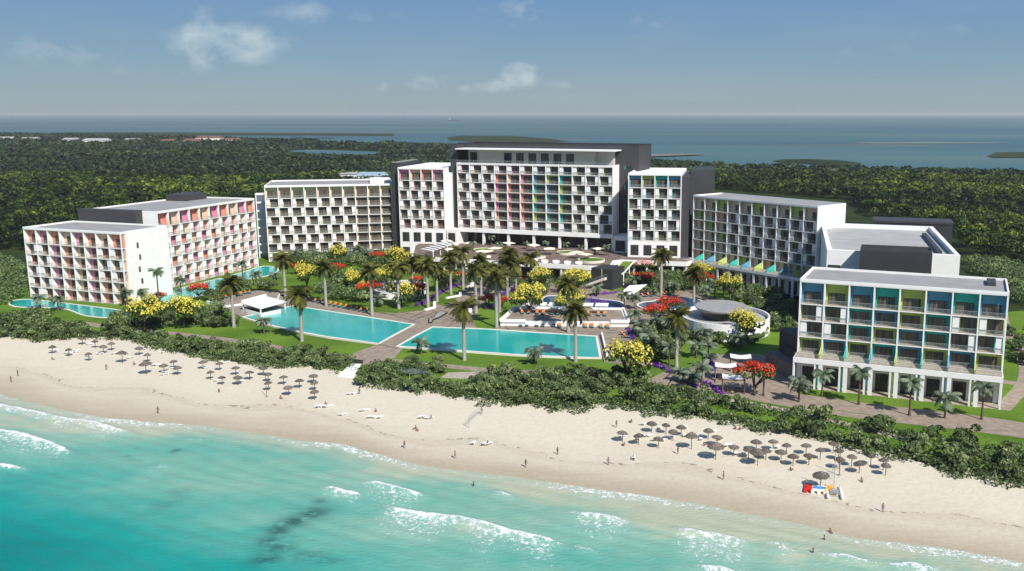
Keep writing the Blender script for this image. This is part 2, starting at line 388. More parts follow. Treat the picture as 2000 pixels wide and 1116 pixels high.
def lawnmat():
    m, N, L, B = new_mat('lawn_grass')
    g = N.new('ShaderNodeNewGeometry'); mx = None; last = None
    def noise(sc, c1, c2, p1=.35, p2=.65, det=6):
        n = N.new('ShaderNodeTexNoise'); n.inputs['Scale'].default_value = sc; n.inputs['Detail'].default_value = det; L.new(g.outputs['Position'], n.inputs['Vector'])
        r = N.new('ShaderNodeValToRGB'); r.color_ramp.elements[0].position = p1; r.color_ramp.elements[1].position = p2
        r.color_ramp.elements[0].color = (*c1, 1); r.color_ramp.elements[1].color = (*c2, 1); L.new(n.outputs[0], r.inputs[0]); return r.outputs[0]
    a = noise(.05, (.085, .165, .016), (.165, .27, .032)); b = noise(2.2, (.62, .62, .62), (1, 1, 1))
    mx = N.new('ShaderNodeMix'); mx.data_type = 'RGBA'; mx.blend_type = 'MULTIPLY'; mx.inputs['Factor'].default_value = 1
    L.new(a, mx.inputs['A']); L.new(b, mx.inputs['B']); L.new(mx.outputs['Result'], B.inputs['Base Color'])
    B.inputs['Roughness'].default_value = .9; B.inputs['Specular IOR Level'].default_value = .1
    return m
M['lawn'] = lawnmat()
LAND_BACK = [(-1500, 252), (-600, 256), (0, 262), (150, 264), (300, 268), (430, 267), (560, 276), (640, 277), (700, 283), (790, 282), (880, 286), (1100, 306), (1255, 317), (1370, 327), (1500, 332), (1600, 333), (1700, 337), (1850, 340), (2000, 344), (2400, 350), (3200, 357)]
bk = wpoly(LAND_BACK); bx = [p[0] for p in bk]; 
fx = np.linspace(-420, 260, 120); fy = dune(fx) + 3.2 + .8 * np.sin(fx * .9) + .6 * np.sin(fx * .37 + 1)
poly = [(float(a), float(b)) for a, b in zip(fx, fy)] + [(520, 100)] + bk[::-1] + [(-900, 560)]
flat('ground', poly, 0.0, mland)
# beach
msand, N, L, B = new_mat('beach_sand')
g = N.new('ShaderNodeNewGeometry'); sp = N.new('ShaderNodeSeparateXYZ'); L.new(g.outputs['Position'], sp.inputs[0])
n1 = N.new('ShaderNodeTexNoise'); n1.inputs['Scale'].default_value = .11; n1.inputs['Detail'].default_value = 9; n1.inputs['Roughness'].default_value = .62
mp = N.new('ShaderNodeMapping'); mp.inputs['Rotation'].default_value = (0, 0, R(22)); mp.inputs['Scale'].default_value = (.35, 1.6, 1); L.new(g.outputs['Position'], mp.inputs[0]); L.new(mp.outputs[0], n1.inputs['Vector'])
n2 = N.new('ShaderNodeTexNoise'); n2.inputs['Scale'].default_value = 1.1; n2.inputs['Detail'].default_value = 8; L.new(g.outputs['Position'], n2.inputs['Vector'])
a1 = N.new('ShaderNodeMath'); a1.operation = 'MULTIPLY_ADD'; L.new(n1.outputs[0], a1.inputs[0]); a1.inputs[1].default_value = .34; L.new(sp.outputs['Z'], a1.inputs[2])
rp = N.new('ShaderNodeValToRGB'); e = rp.color_ramp.elements
mr = N.new('ShaderNodeMapRange'); mr.inputs['From Min'].default_value = -1.0; mr.inputs['From Max'].default_value = .25; L.new(a1.outputs[0], mr.inputs[0])
e[0].position = 0; e[0].color = (.41, .36, .26, 1); e[1].position = 1; e[1].color = (.62, .555, .435, 1)
for p_, c_ in ((.14, (.40, .34, .245)), (.22, (.46, .395, .295)), (.34, (.55, .49, .38)), (.38, (.51, .445, .34)), (.42, (.56, .495, .385)), (.55, (.61, .545, .425))):
    k = e.new(p_); k.color = (*c_, 1)
L.new(mr.outputs[0], rp.inputs[0])
# thin line of dark wrack left by the tide
wr = N.new('ShaderNodeMath'); wr.operation = 'COMPARE'; L.new(mr.outputs[0], wr.inputs[0]); wr.inputs[1].default_value = .405; wr.inputs[2].default_value = .005
n3 = N.new('ShaderNodeTexNoise'); n3.inputs['Scale'].default_value = .9; n3.inputs['Detail'].default_value = 4; L.new(g.outputs['Position'], n3.inputs['Vector'])
gt = N.new('ShaderNodeMath'); gt.operation = 'GREATER_THAN'; L.new(n3.outputs[0], gt.inputs[0]); gt.inputs[1].default_value = .54
wm = N.new('ShaderNodeMath'); wm.operation = 'MULTIPLY'; L.new(wr.outputs[0], wm.inputs[0]); L.new(gt.outputs[0], wm.inputs[1])
mx = N.new('ShaderNodeMix'); mx.data_type = 'RGBA'; L.new(wm.outputs[0], mx.inputs['Factor']); L.new(rp.outputs[0], mx.inputs['A']); mx.inputs['B'].default_value = (.28, .22, .15, 1)
m2 = N.new('ShaderNodeMix'); m2.data_type = 'RGBA'; m2.blend_type = 'MULTIPLY'; m2.inputs['Factor'].default_value = 1; L.new(mx.outputs['Result'], m2.inputs['A'])
r2 = N.new('ShaderNodeValToRGB'); r2.color_ramp.elements[0].position = .3; r2.color_ramp.elements[0].color = (.93, .92, .90, 1); r2.color_ramp.elements[1].position = .6; L.new(n2.outputs[0], r2.inputs[0]); L.new(r2.outputs[0], m2.inputs['B'])
L.new(m2.outputs['Result'], B.inputs['Base Color']); B.inputs['Roughness'].default_value = .9; B.inputs['Specular IOR Level'].default_value = .15
bp = N.new('ShaderNodeBump'); bp.inputs['Strength'].default_value = .35; bp.inputs['Distance'].default_value = .25; L.new(n2.outputs[0], bp.inputs['Height']); L.new(bp.outputs[0], B.inputs['Normal'])
def bz(X, Y):
    s = shore(X); d = dune(X); t = (Y - s) / (d - s)
    z = np.where(t > 0, -1 + t, -1 + t * 2.0); z = np.minimum(z, 0.0)
    inland = np.clip((Y - d - 1) / 3, 0, 1)
    z = z + .06 * np.sin(X * .21 + Y * .13) * np.clip(t * 3, 0, 1) * np.clip((d - Y) / 8, 0, 1)
    return z - inland * .06
grid_fill('beach', lambda x: shore(x) - 25, lambda x: dune(x) + 7, np.linspace(-420, 260, 500), 110, [msand], bz)
# sea near the beach: fine sheet with swell, breakers and the colours of its depth
FOAM = [ # (pixel polyline of the crest, trail in metres seaward, strength)
    ([(-60, 780), (0, 791), (60, 802), (110, 814), (160, 820), (210, 832), (258, 847)], 6, 0.86),
    ([(-80, 825), (0, 839), (50, 848), (90, 860), (120, 874), (148, 885)], 7.5, 1.00),
    ([(-60, 895), (0, 904), (22, 911), (58, 917)], 3, 1.00), ([(364, 860), (382, 857), (401, 858)], 2.2, 0.86),
    ([(284, 911), (310, 908), (333, 909)], 8, 0.86), ([(280, 840), (295, 839), (313, 843)], 3, 0.86), ([(700, 938), (735, 940), (770, 950), (805, 960), (842, 969)], 8, 0.86),
    ([(621, 950), (650, 954), (690, 961), (721, 973)], 3.8, 1.00), ([(740, 987), (800, 998), (850, 1005), (900, 1011), (940, 1020), (1000, 1036), (1050, 1047), (1107, 1060)], 8.5, 1.00),
    ([(895, 1010), (960, 1024), (1000, 1035)], 10, 0.86), ([(958, 957), (985, 960), (1012, 971)], 3, 0.86), ([(1103, 997), (1150, 1002), (1200, 1011), (1247, 1027)], 9, 0.86),
    ([(1113, 1067), (1140, 1066), (1173, 1076)], 2.5, 1.00), ([(1300, 1033), (1350, 1036), (1400, 1043), (1472, 1058)], 11, 0.86), ([(1488, 1061), (1530, 1066), (1570, 1082)], 8, 0.86),
    ([(1335, 1101), (1400, 1106), (1470, 1122)], 5, 0.90), ([(1585, 1078), (1650, 1086), (1720, 1102)], 3, 0.86), ([(1720, 1096), (1780, 1100), (1850, 1115)], 8, 0.86)]
def seaz(X, Y):
    d = shore(X) - Y; ph = (Y * .93 + X * .36)
    z = -1 + .10 * np.sin(ph * .42 + 1.9 * np.sin(X * .043 + Y * .02)) * np.clip(d / 14, 0, 1) * (.5 + .5 * np.sin(X * .06 + 2 * np.sin(Y * .05))) + .05 * np.sin(ph * 1.7 + X * .3 + 1.5 * np.sin(Y * .3))
    z += .05 * np.sin(X * .9 + Y * .5) * np.sin(Y * .8)
    for (px, tr, st) in FOAM:
        w = sorted(wpoly(px, -1)); xs = [a[0] for a in w]; ys = [a[1] for a in w]
        yl = np.interp(X, xs, ys); e = np.clip((X - xs[0]) / 4, 0, 1) * np.clip((xs[-1] - X) / 4, 0, 1); q = yl - Y
        z += .38 * st * e * np.exp(-((q - .9) / 1.1) ** 2)
    return np.where(d < 4, -1 + (z + 1) * np.clip(d / 4, 0, 1), z)
seao, SX, SY = grid_fill('sea', lambda x: x * 0 + 40, lambda x: shore(x) + 1.2, np.linspace(-270, 190, 720), 330, [], seaz, power=1.0)
D = (shore(SX) - SY).reshape(-1) * .9; foam = np.zeros(D.shape); XX, YY = SX.reshape(-1), SY.reshape(-1)
wob = .7 * np.sin(XX * .55) + .45 * np.sin(XX * 1.7 + YY * .6) + .35 * np.sin(XX * .9 - YY * 1.3)
for (px, tr, st) in FOAM:
    w = sorted(wpoly(px, -1)); xs = [a[0] for a in w]; ys = [a[1] for a in w]
    yl = np.interp(XX, xs, ys) + wob * .35; e = np.clip((XX - xs[0] + 1) / 4, 0, 1) * np.clip((xs[-1] + 1 - XX) / 4, 0, 1); q = yl - YY
    body = np.where(q < 0, np.clip(1 + q / .5, 0, 1), np.clip(1 - (np.maximum(q, 0) / (tr * 1.55 * (.5 + .5 * np.clip((1.1 + np.sin(XX * .23 + tr) + .5 * np.sin(XX * .71)) / 1.5, 0, 1)))) ** 1.5, 0, 1))
    foam = np.maximum(foam, e * (min(1, st * 1.05) * body * .92 + .5 * st * np.exp(-((q - .35) / .7) ** 2)))
sw = .5 + .5 * np.sin(XX * .13 + 1) ; swash = np.clip(1.25 - np.abs(D - 1.0 - wob * .5) / (1.1 + 1.5 * sw), 0, 1) * (.50 + .42 * sw)
foam = np.maximum(foam, swash)
weed = np.zeros(D.shape)
for (u, v, ru, rv, st) in [(612, 1002, 30, 12, 1), (575, 1018, 26, 12, 1), (545, 1035, 24, 14, .9), (525, 1055, 22, 14, .8), (545, 1070, 30, 10, .8), (520, 1092, 30, 12, .8), (600, 1085, 36, 9, .6), (640, 1095, 30, 7, .5), (625, 980, 14, 8, .6), (343, 881, 9, 4, .8), (249, 891, 3, 2, .9), (268, 876, 2, 2, .7), (330, 985, 30, 14, .32), (350, 960, 22, 7, .3), (720, 882, 18, 5, .3)]:
    x, y = G(u, v, -1); x2, _ = G(u + ru, v, -1); _, y2 = G(u, v - rv, -1)
    weed = np.maximum(weed, st * np.exp(-(((XX - x) / (x2 - x)) ** 2 + ((YY - y) / (y2 - y)) ** 2) * .9))
# how deep it looks: shallow bars and the drop-off at the lower left
bar = .5 + .5 * np.sin((YY + XX * .42) * .16 + 1.3 * np.sin(XX * .031) + .6)
deep = np.clip((D - 3) / 95, 0, 1) + .05 * (bar - .5) * np.clip(D / 12, 0, 1)
x0, y0 = G(60, 1090, -1); deep += .60 * np.exp(-(((XX - x0 + 25) / 36) ** 2 + ((YY - y0 + 12) / 34) ** 2))
x0, y0 = G(470, 890, -1); deep += .14 * np.exp(-(((XX - x0) / 22) ** 2 + ((YY - y0) / 9) ** 2))
for nme, arr in (('foam', foam), ('weed', weed), ('deep', np.clip(deep, 0, 1)), ('shored', D)):
    at = seao.data.attributes.new(nme, 'FLOAT', 'POINT'); at.data.foreach_set('value', arr.astype(np.float32))
def seamat(detail=True):
    m, N, L, B = new_mat('sea_water')
    g = N.new('ShaderNodeNewGeometry')
    def attr(n):
        a = N.new('ShaderNodeAttribute'); a.attribute_name = n; return a.outputs['Fac']
    def math_(op, a, b=None, c=None, clamp=False):
        n = N.new('ShaderNodeMath'); n.operation = op; n.use_clamp = clamp
        for i, x in enumerate((a, b, c)):
            if x is None: continue
            if isinstance(x, (int, float)): n.inputs[i].default_value = x
            else: L.new(x, n.inputs[i])
        return n.outputs[0]
    def noise(sc, det=6, rough=.6, st=(1, 1, 1), rot=0, vec=None):
        n = N.new('ShaderNodeTexNoise'); n.inputs['Scale'].default_value = sc; n.inputs['Detail'].default_value = det; n.inputs['Roughness'].default_value = rough
        mp = N.new('ShaderNodeMapping'); mp.inputs['Scale'].default_value = st; mp.inputs['Rotation'].default_value = (0, 0, R(rot)); L.new(g.outputs['Position'], mp.inputs[0]); L.new(mp.outputs[0], n.inputs['Vector']); return n.outputs[0]
    big = noise(.03, 5, .55, (1, 2.2, 1), 22); mid = noise(.16, 6, .65, (1, 1.8, 1), 22)
    dp = math_('ADD', attr('deep'), math_('MULTIPLY', math_('SUBTRACT', big, .5), .62)); dp = math_('ADD', dp, math_('MULTIPLY', math_('SUBTRACT', mid, .5), .26), None, True)
    rp = N.new('ShaderNodeValToRGB'); e = rp.color_ramp.elements; e[0].position = 0; e[0].color = (.39, .43, .30, 1); e[1].position = 1; e[1].color = (.0, .180, .162, 1)
    for p_, c_ in ((.08, (.24, .40, .30)), (.20, (.16, .375, .285)), (.36, (.075, .335, .268)), (.58, (.010, .27, .228)), (.8, (.0, .215, .19))):
        k = e.new(p_); k.color = (*c_, 1)
    L.new(dp, rp.inputs[0]); col = rp.outputs[0]
    # wet sand showing through the last half metre
    def mix(f, a, b):
        n = N.new('ShaderNodeMix'); n.data_type = 'RGBA'; L.new(f, n.inputs['Factor'])
        for s_, x in (('A', a), ('B', b)):
            if isinstance(x, tuple): n.inputs[s_].default_value = (*x, 1)
            else: L.new(x, n.inputs[s_])
        return n.outputs['Result']
    near = math_('SUBTRACT', 1.0, math_('DIVIDE', math_('ADD', attr('shored'), math_('MULTIPLY', math_('SUBTRACT', mid, .5), 6)), 7.0), None, True)
    col = mix(math_('MULTIPLY', near, .8), col, (.42, .42, .30))
    wd = noise(.55, 9, .75, (1, 1.5, 1), 20); wdm = math_('MULTIPLY', attr('weed'), math_('MULTIPLY', math_('SUBTRACT', wd, .36), 8, None, True), None, True)
    col = mix(math_('MULTIPLY', wdm, .92), col, (.014, .06, .055))
    f1 = noise(1.1, 9, .78, (1, 1, 1)); f2 = noise(3.2, 7, .75)
    ff = math_('ADD', math_('MULTIPLY', f1, .65), math_('MULTIPLY', f2, .35)); ff = math_('ADD', math_('MULTIPLY', math_('SUBTRACT', ff, .5), 2.2), .5)
    thr = math_('SUBTRACT', ff, math_('SUBTRACT', .76, math_('MULTIPLY', attr('foam'), .34)))
    fm = math_('MULTIPLY', thr, 6.5, None, True); fm = math_('MULTIPLY', fm, math_('GREATER_THAN', attr('foam'), .02))
    soft = math_('MULTIPLY', attr('foam'), .13, None, True)
    col = mix(soft, col, (.55, .72, .64)); col = mix(fm, col, (.86, .88, .86))
    L.new(col, B.inputs['Base Color'])
    rr = math_('ADD', .28, math_('MULTIPLY', fm, .6)); L.new(rr, B.inputs['Roughness']); B.inputs['Specular IOR Level'].default_value = .18
    bn = noise(.9, 7, .6, (1, 2.0, 1), 22); bp = N.new('ShaderNodeBump'); bp.inputs['Strength'].default_value = .5; bp.inputs['Distance'].default_value = .35
    L.new(math_('ADD', bn, math_('MULTIPLY', fm, .5)), bp.inputs['Height']); L.new(bp.outputs[0], B.inputs['Normal'])
    return m
seao.data.materials.append(seamat())
# open water all round, out to the horizon
mw, N, L, B = new_mat('lagoon_water')
g = N.new('ShaderNodeNewGeometry'); mp = N.new('ShaderNodeMapping'); mp.inputs['Scale'].default_value = (.25, 1, 1); L.new(g.outputs['Position'], mp.inputs[0])
n1 = N.new('ShaderNodeTexNoise'); n1.inputs['Scale'].default_value = .0011; n1.inputs['Detail'].default_value = 8; n1.inputs['Roughness'].default_value = .6; L.new(mp.outputs[0], n1.inputs['Vector'])
rp = N.new('ShaderNodeValToRGB'); e = rp.color_ramp.elements; e[0].position = .38; e[0].color = (.030, .085, .115, 1); e[1].position = .66; e[1].color = (.095, .155, .145, 1); k = e.new(.5); k.color = (.050, .118, .128, 1)
L.new(n1.outputs[0], rp.inputs[0]); L.new(rp.outputs[0], B.inputs['Base Color']); B.inputs['Roughness'].default_value = .5; B.inputs['Specular IOR Level'].default_value = .12
S_ = 70000
flat('lagoon', [(-S_, -3000), (S_, -3000), (S_, S_), (-S_, S_)], -1.6, mw)
# far ponds, sand bars and islands of mangrove
def px_blob(cx, cy, rx, ry, n=26, rag=.25, seed=0):
    r_ = random.Random(seed); ph = [r_.uniform(0, 6.28) for _ in range(4)]; out = []
    for i in range(n):
        a = 2 * math.pi * i / n; k = 1 + rag * (math.sin(3 * a + ph[0]) * .5 + math.sin(5 * a + ph[1]) * .35 + math.sin(9 * a + ph[2]) * .3)
        out.append(G(cx + rx * k * math.cos(a), cy + ry * k * math.sin(a)))
    return out
flat('pond', wpoly([(556, 295), (600, 293), (650, 294), (700, 296), (742, 297), (738, 301), (700, 304), (640, 303), (600, 301)]), .25, mw)
flat('pond', wpoly([(735, 302.5), (800, 303), (870, 305), (878, 307.5), (800, 306.5)]), .25, mw)
flat('pond', wpoly([(565, 266.5), (600, 265), (640, 266), (655, 269), (610, 271)]), .25, mw)
mb_ = pmat('sand_bar', (.17, .17, .145), .9, .1, .01)
flat('sand_bar', wpoly([(1000, 309), (1130, 305), (1330, 300), (1382, 301), (1330, 304), (1180, 309)]), .2, mb_)
flat('sand_bar', px_blob(1810, 277.5, 150, 1.2, 30, .2, 3), -1.5, mb_); 
BAR = pmat('shoal_water', (.06, .10, .09), .5, .1, .002, col2=(.10, .12, .10))
for i, (a, b, c, d) in enumerate([(1640, 283, 230, 2.2), (1500, 262, 420, 1.5), (300, 262, 420, 2.2), (760, 258, 260, 1.6), (150, 246, 500, 2.0), (900, 250, 300, 1.2), (1100, 272, 60, 2)]):
    flat('shoal', px_blob(a, b, c, d, 40, .35, i), -1.58, BAR)
# ------------------------------------------------------------ forest (one mass of crowns nobody could count)
def inpoly(X, Y, poly):
    c = np.zeros(X.shape, bool); n = len(poly)
    for i in range(n):
        x1, y1 = poly[i]; x2, y2 = poly[(i + 1) % n]
        k = ((y1 > Y) != (y2 > Y)) & (X < (x2 - x1) * (Y - y1) / (y2 - y1 + 1e-12) + x1); c ^= k
    return c
PONDS = [wpoly([(550, 297), (600, 291.5), (650, 292.5), (745, 295.5), (742, 303), (700, 305.5), (600, 303)]), wpoly([(735, 301), (880, 303), (885, 308.5), (740, 305)]), wpoly([(563, 267), (600, 264), (640, 265), (660, 269.5), (610, 272)])]
LANDP = bk[::-1] + [(-900, 560)] + [(float(a), float(b)) for a, b in zip(fx, fy)] + [(520, 100)]
POND_FRONT = [wpoly([(545, 300), (890, 304), (890, 320), (545, 316)]), wpoly([(540, 268), (680, 268), (680, 276), (540, 276)])]
def crowns(name, pts, rad, hgt, nleaf, lsize, seed, tint0, mat=None, flatk=.55):
    """pts (n,2); dome-shaped crowns of leaf clumps, some patches brighter than others"""
    n = len(pts); k = nleaf
    z0 = hgt - rad * flatk
    d = rng.normal(size=(n, k, 3)); d /= np.linalg.norm(d, axis=2)[..., None]; d[..., 2] = np.abs(d[..., 2]) * 1.0 - .12
    rr = rad[:, None] * rng.uniform(.72, 1.08, (n, k))
    lump = 1 + .18 * np.sin(d[..., 0] * 5 + rng.uniform(0, 6, n)[:, None]) * np.sin(d[..., 1] * 5 + rng.uniform(0, 6, n)[:, None])
    P = np.empty((n, k, 3)); P[..., 0] = pts[:, 0][:, None] + d[..., 0] * rr * lump; P[..., 1] = pts[:, 1][:, None] + d[..., 1] * rr * lump
    P[..., 2] = z0[:, None] + d[..., 2] * rr * flatk * 1.5
    nr = d.copy(); nr[..., 2] += .5
    Q = leaf_quads(P.reshape(-1, 3), np.repeat(lsize, k) if np.ndim(lsize) else np.full(n * k, lsize), nr.reshape(-1, 3) / 1.2)
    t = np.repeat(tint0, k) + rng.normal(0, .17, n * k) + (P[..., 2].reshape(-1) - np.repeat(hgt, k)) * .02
    return Q, np.clip(t, 0, 1)
def jitter_grid(poly_px, step, jit=.45, z=0):
    P = wpoly(poly_px, z) if poly_px and len(poly_px[0]) == 2 else poly_px
    xs = [p[0] for p in P]; ys = [p[1] for p in P]
    X, Y = np.meshgrid(np.arange(min(xs), max(xs), step), np.arange(min(ys), max(ys), step)); X = X + (np.arange(X.shape[0]) % 2)[:, None] * step / 2
    X = X.ravel() + rng.uniform(-jit, jit, X.size) * step; Y = Y.ravel() + rng.uniform(-jit, jit, Y.size) * step
    k = inpoly(X, Y, P); return np.stack([X[k], Y[k]], 1)
def tint_field(P):
    x, y = P[:, 0], P[:, 1]
    return .37 + .19 * np.sin(x * .021 + 2 * np.sin(y * .011)) + .12 * np.sin(y * .033 + x * .013 + 1) + .10 * np.sin(x * .11 + y * .07)
NEAR = [(-420, 520), (-60, 500), (0, 492), (60, 494), (110, 470), (170, 440), (260, 405), (500, 400), (770, 372), (1250, 372), (1340, 372), (1420, 372), (1660, 392), (1700, 425), (1830, 440), (1875, 470), (1900, 500), (1960, 508), (2060, 520), (2400, 545),
        (2600, 362), (2000, 358), (1300, 345), (800, 352), (0, 350), (-500, 352)]
p = jitter_grid(NEAR, 6.2)
keep = np.ones(len(p), bool); p = p[keep]; n = len(p)
rad = rng.uniform(2.4, 5.4, n); hg = rng.uniform(4.5, 8.5, n) + 1.2 * np.sin(p[:, 0] * .05) * np.sin(p[:, 1] * .04); tt = tint_field(p) + rng.normal(0, .22, n)
dist = np.hypot(p[:, 0], p[:, 1])
A_ = dist < 620
Q1, t1 = crowns('f', p[A_], rad[A_], hg[A_], 120, .85, 1, tt[A_]); Q2, t2 = crowns('f', p[~A_], rad[~A_], hg[~A_], 60, 1.25, 1, tt[~A_])
# a few thatch palms stand up out of the wood
q = jitter_grid(NEAR, 19); nq = len(q); K = 26
a = np.linspace(0, 2 * math.pi, K, endpoint=False)[None, :] + rng.uniform(0, 1, (nq, 1)); el = rng.uniform(-.3, .7, (nq, K)); ln = rng.uniform(1.3, 2.3, (nq, K))
c = np.stack([q[:, 0], q[:, 1], rng.uniform(8.0, 10.0, nq)], 1)[:, None, :]
dr = np.stack([np.cos(a) * np.cos(el), np.sin(a) * np.cos(el), np.sin(el)], -1); sd_ = np.stack([-np.sin(a), np.cos(a), 0 * a], -1) * .22
tip = c + dr * ln[..., None]; mid_ = c + dr * ln[..., None] * .55 + np.array([0, 0, .15])
Q3 = np.stack([c + 0 * dr, mid_ + sd_, tip - np.array([0, 0, .35]), mid_ - sd_], 2).reshape(-1, 4, 3); t3 = np.clip(rng.normal(.75, .12, len(Q3)), 0, 1)
V = np.concatenate([Q1, Q2, Q3]); T = np.concatenate([t1, t2, t3])
o = link('forest', quads_mesh('forest', V, [M['forest']], None, T))
tag(o, 'dense green coastal forest spreading behind the hotel', 'forest', kind='stuff')
FAR = [(-900, 352), (0, 350), (800, 352), (1300, 345), (2000, 358), (2600, 362), (2600, 354), (2000, 346), (1700, 339), (1500, 334), (1370, 329), (1255, 319), (1100, 308), (880, 288), (700, 285), (560, 278), (300, 270), (0, 265), (-900, 258)]
P_ = []
for (y0, y1, st) in ((700, 1100, 10), (1100, 1700, 15), (1700, 2700, 26)):
    q = jitter_grid(FAR, st); q = q[(q[:, 1] >= y0) & (q[:, 1] < y1)]
    for pd in PONDS: q = q[~inpoly(q[:, 0], q[:, 1], pd)]
    n = len(q); rad = rng.uniform(.45, .75, n) * st; hg = rng.uniform(5, 8, n)
    for pz in POND_FRONT: k = inpoly(q[:, 0], q[:, 1], pz); hg[k] *= .32
    tt = .17 + .12 * np.sin(q[:, 0] * .006 + 2 * np.sin(q[:, 1] * .008)) + .08 * np.sin(q[:, 1] * .02) + rng.normal(0, .13, n) + np.clip((q[:, 0] - 60) / 900, 0, .15)
    P_.append(crowns('f', q, rad, hg, 26 if st < 20 else 18, st * .26, 2, tt, flatk=.3 if st < 20 else .16))
V = np.concatenate([a for a, b in P_]); T = np.concatenate([b for a, b in P_])
MF = leafmat('far_forest', (.010, .022, .006), (.030, .055, .012), (.085, .115, .022), 0, trans=0)
o = link('forest', quads_mesh('far_forest', V, [MF], None, T)); tag(o, 'dark mangrove forest reaching back to the lagoon shore', 'forest', kind='stuff')
def island(name, px, label, h=5, st=16, t0=.42):
    P = wpoly(px); flat('ground', P, -.9, mland)
    q = jitter_grid(P, st); n = len(q)
    Q, T = crowns('i', q, rng.uniform(.5, .8, n) * st, rng.uniform(h * .7, h * 1.2, n), 22, st * .25, 3, np.full(n, t0) + rng.normal(0, .08, n), flatk=.25)
    o = link(name, quads_mesh(name, Q, [MF], None, T)); tag(o, label, 'mangrove', kind='stuff')
island('mangrove', [(1508, 313), (1530, 310), (1580, 309.5), (1640, 312), (1682, 317), (1681, 321), (1640, 322), (1580, 319), (1530, 317)], 'low green mangrove island lying in the lagoon at right', 6, 13, .55)
island('mangrove', [(1928, 304), (1945, 297), (2000, 296), (2100, 296), (2100, 307), (1990, 307), (1940, 307)], 'mangrove spit reaching in at the right edge of the lagoon', 6, 20, .35)
island('mangrove', [(872, 268), (900, 264.5), (1000, 265), (1080, 271), (1110, 276), (1000, 279), (880, 274)], 'hazy mangrove flats behind the tall hotel block', 6, 40, .4)
island('mangrove', [(120, 262), (500, 264), (770, 265), (770, 261), (600, 259.5), (300, 258), (120, 258)], 'hazy strip of mangrove beyond the village', 6, 70, .4)
# ------------------------------------------------------------ hotel blocks
_cache = {}
def win_mesh(w, h, two=True, mat='glass'):
    """sliding door: dark frame, mullions and curtained glass; origin at its lower left"""
    k = ('win', round(w, 2), round(h, 2), two, mat)
    if k not in _cache:
        m = MB(); t = .09
        m.box(0, w, .04, .07, 0, h, 1)
        m.box(0, t, 0, .08, 0, h); m.box(w - t, w, 0, .08, 0, h); m.box(t, w - t, 0, .08, h - t, h); m.box(t, w - t, 0, .08, 0, t)
        nm = 1 if two is True else int(two)
        for i in range(nm):
            x = w * (i + 1) / (nm + 1); m.box(x - .05, x + .05, .01, .08, t, h - t)
        _cache[k] = m.mesh('window', [M['frame'], M[mat]])
    return _cache[k]
def rail_mesh(w):
    k = ('rail', round(w, 2))
    if k not in _cache:
        m = MB(); m.box(.02, w - .02, 0, .07, 1.02, 1.10); m.box(.02, w - .02, .025, .045, .08, 1.0, 1); n = max(2, int(w / 1.6))
        for i in range(n + 1):
            x = .05 + (w - .1) * i / n; m.box(x - .025, x + .025, .005, .065, 0, 1.02)
        _cache[k] = m.mesh('railing', [M['rail'], M['rglass']])
    return _cache[k]
def balc_mesh(w, h, rec, col, lining=True, side=None):
    """coloured room wall at the back, tiled floor and lined side walls"""
    k = ('balc', round(w, 2), round(h, 2), round(rec, 2), col, lining, side)
    if k not in _cache:
        m = MB(); m.box(.16, w - .16, rec - .12, rec - .01, .03, h - .16, 0); m.box(.17, w - .17, .1, rec - .13, .005, .03, 1)
        if side in ('L', 'B'): m.box(.155, .19, rec * .45, rec - .125, .03, h - .17, 0)
        if side in ('R', 'B'): m.box(w - .19, w - .155, rec * .45, rec - .125, .03, h - .17, 0)
        _cache[k] = m.mesh('balcony', [M[col], M['tile']])
    return _cache[k]
def screen_mesh(w, h):
    k = ('scr', round(w, 2), round(h, 2))
    if k not in _cache:
        m = MB(); m.box(0, w, 0, .55, .0, h); _cache[k] = m.mesh('privacy_screen', [M['white']])
    return _cache[k]
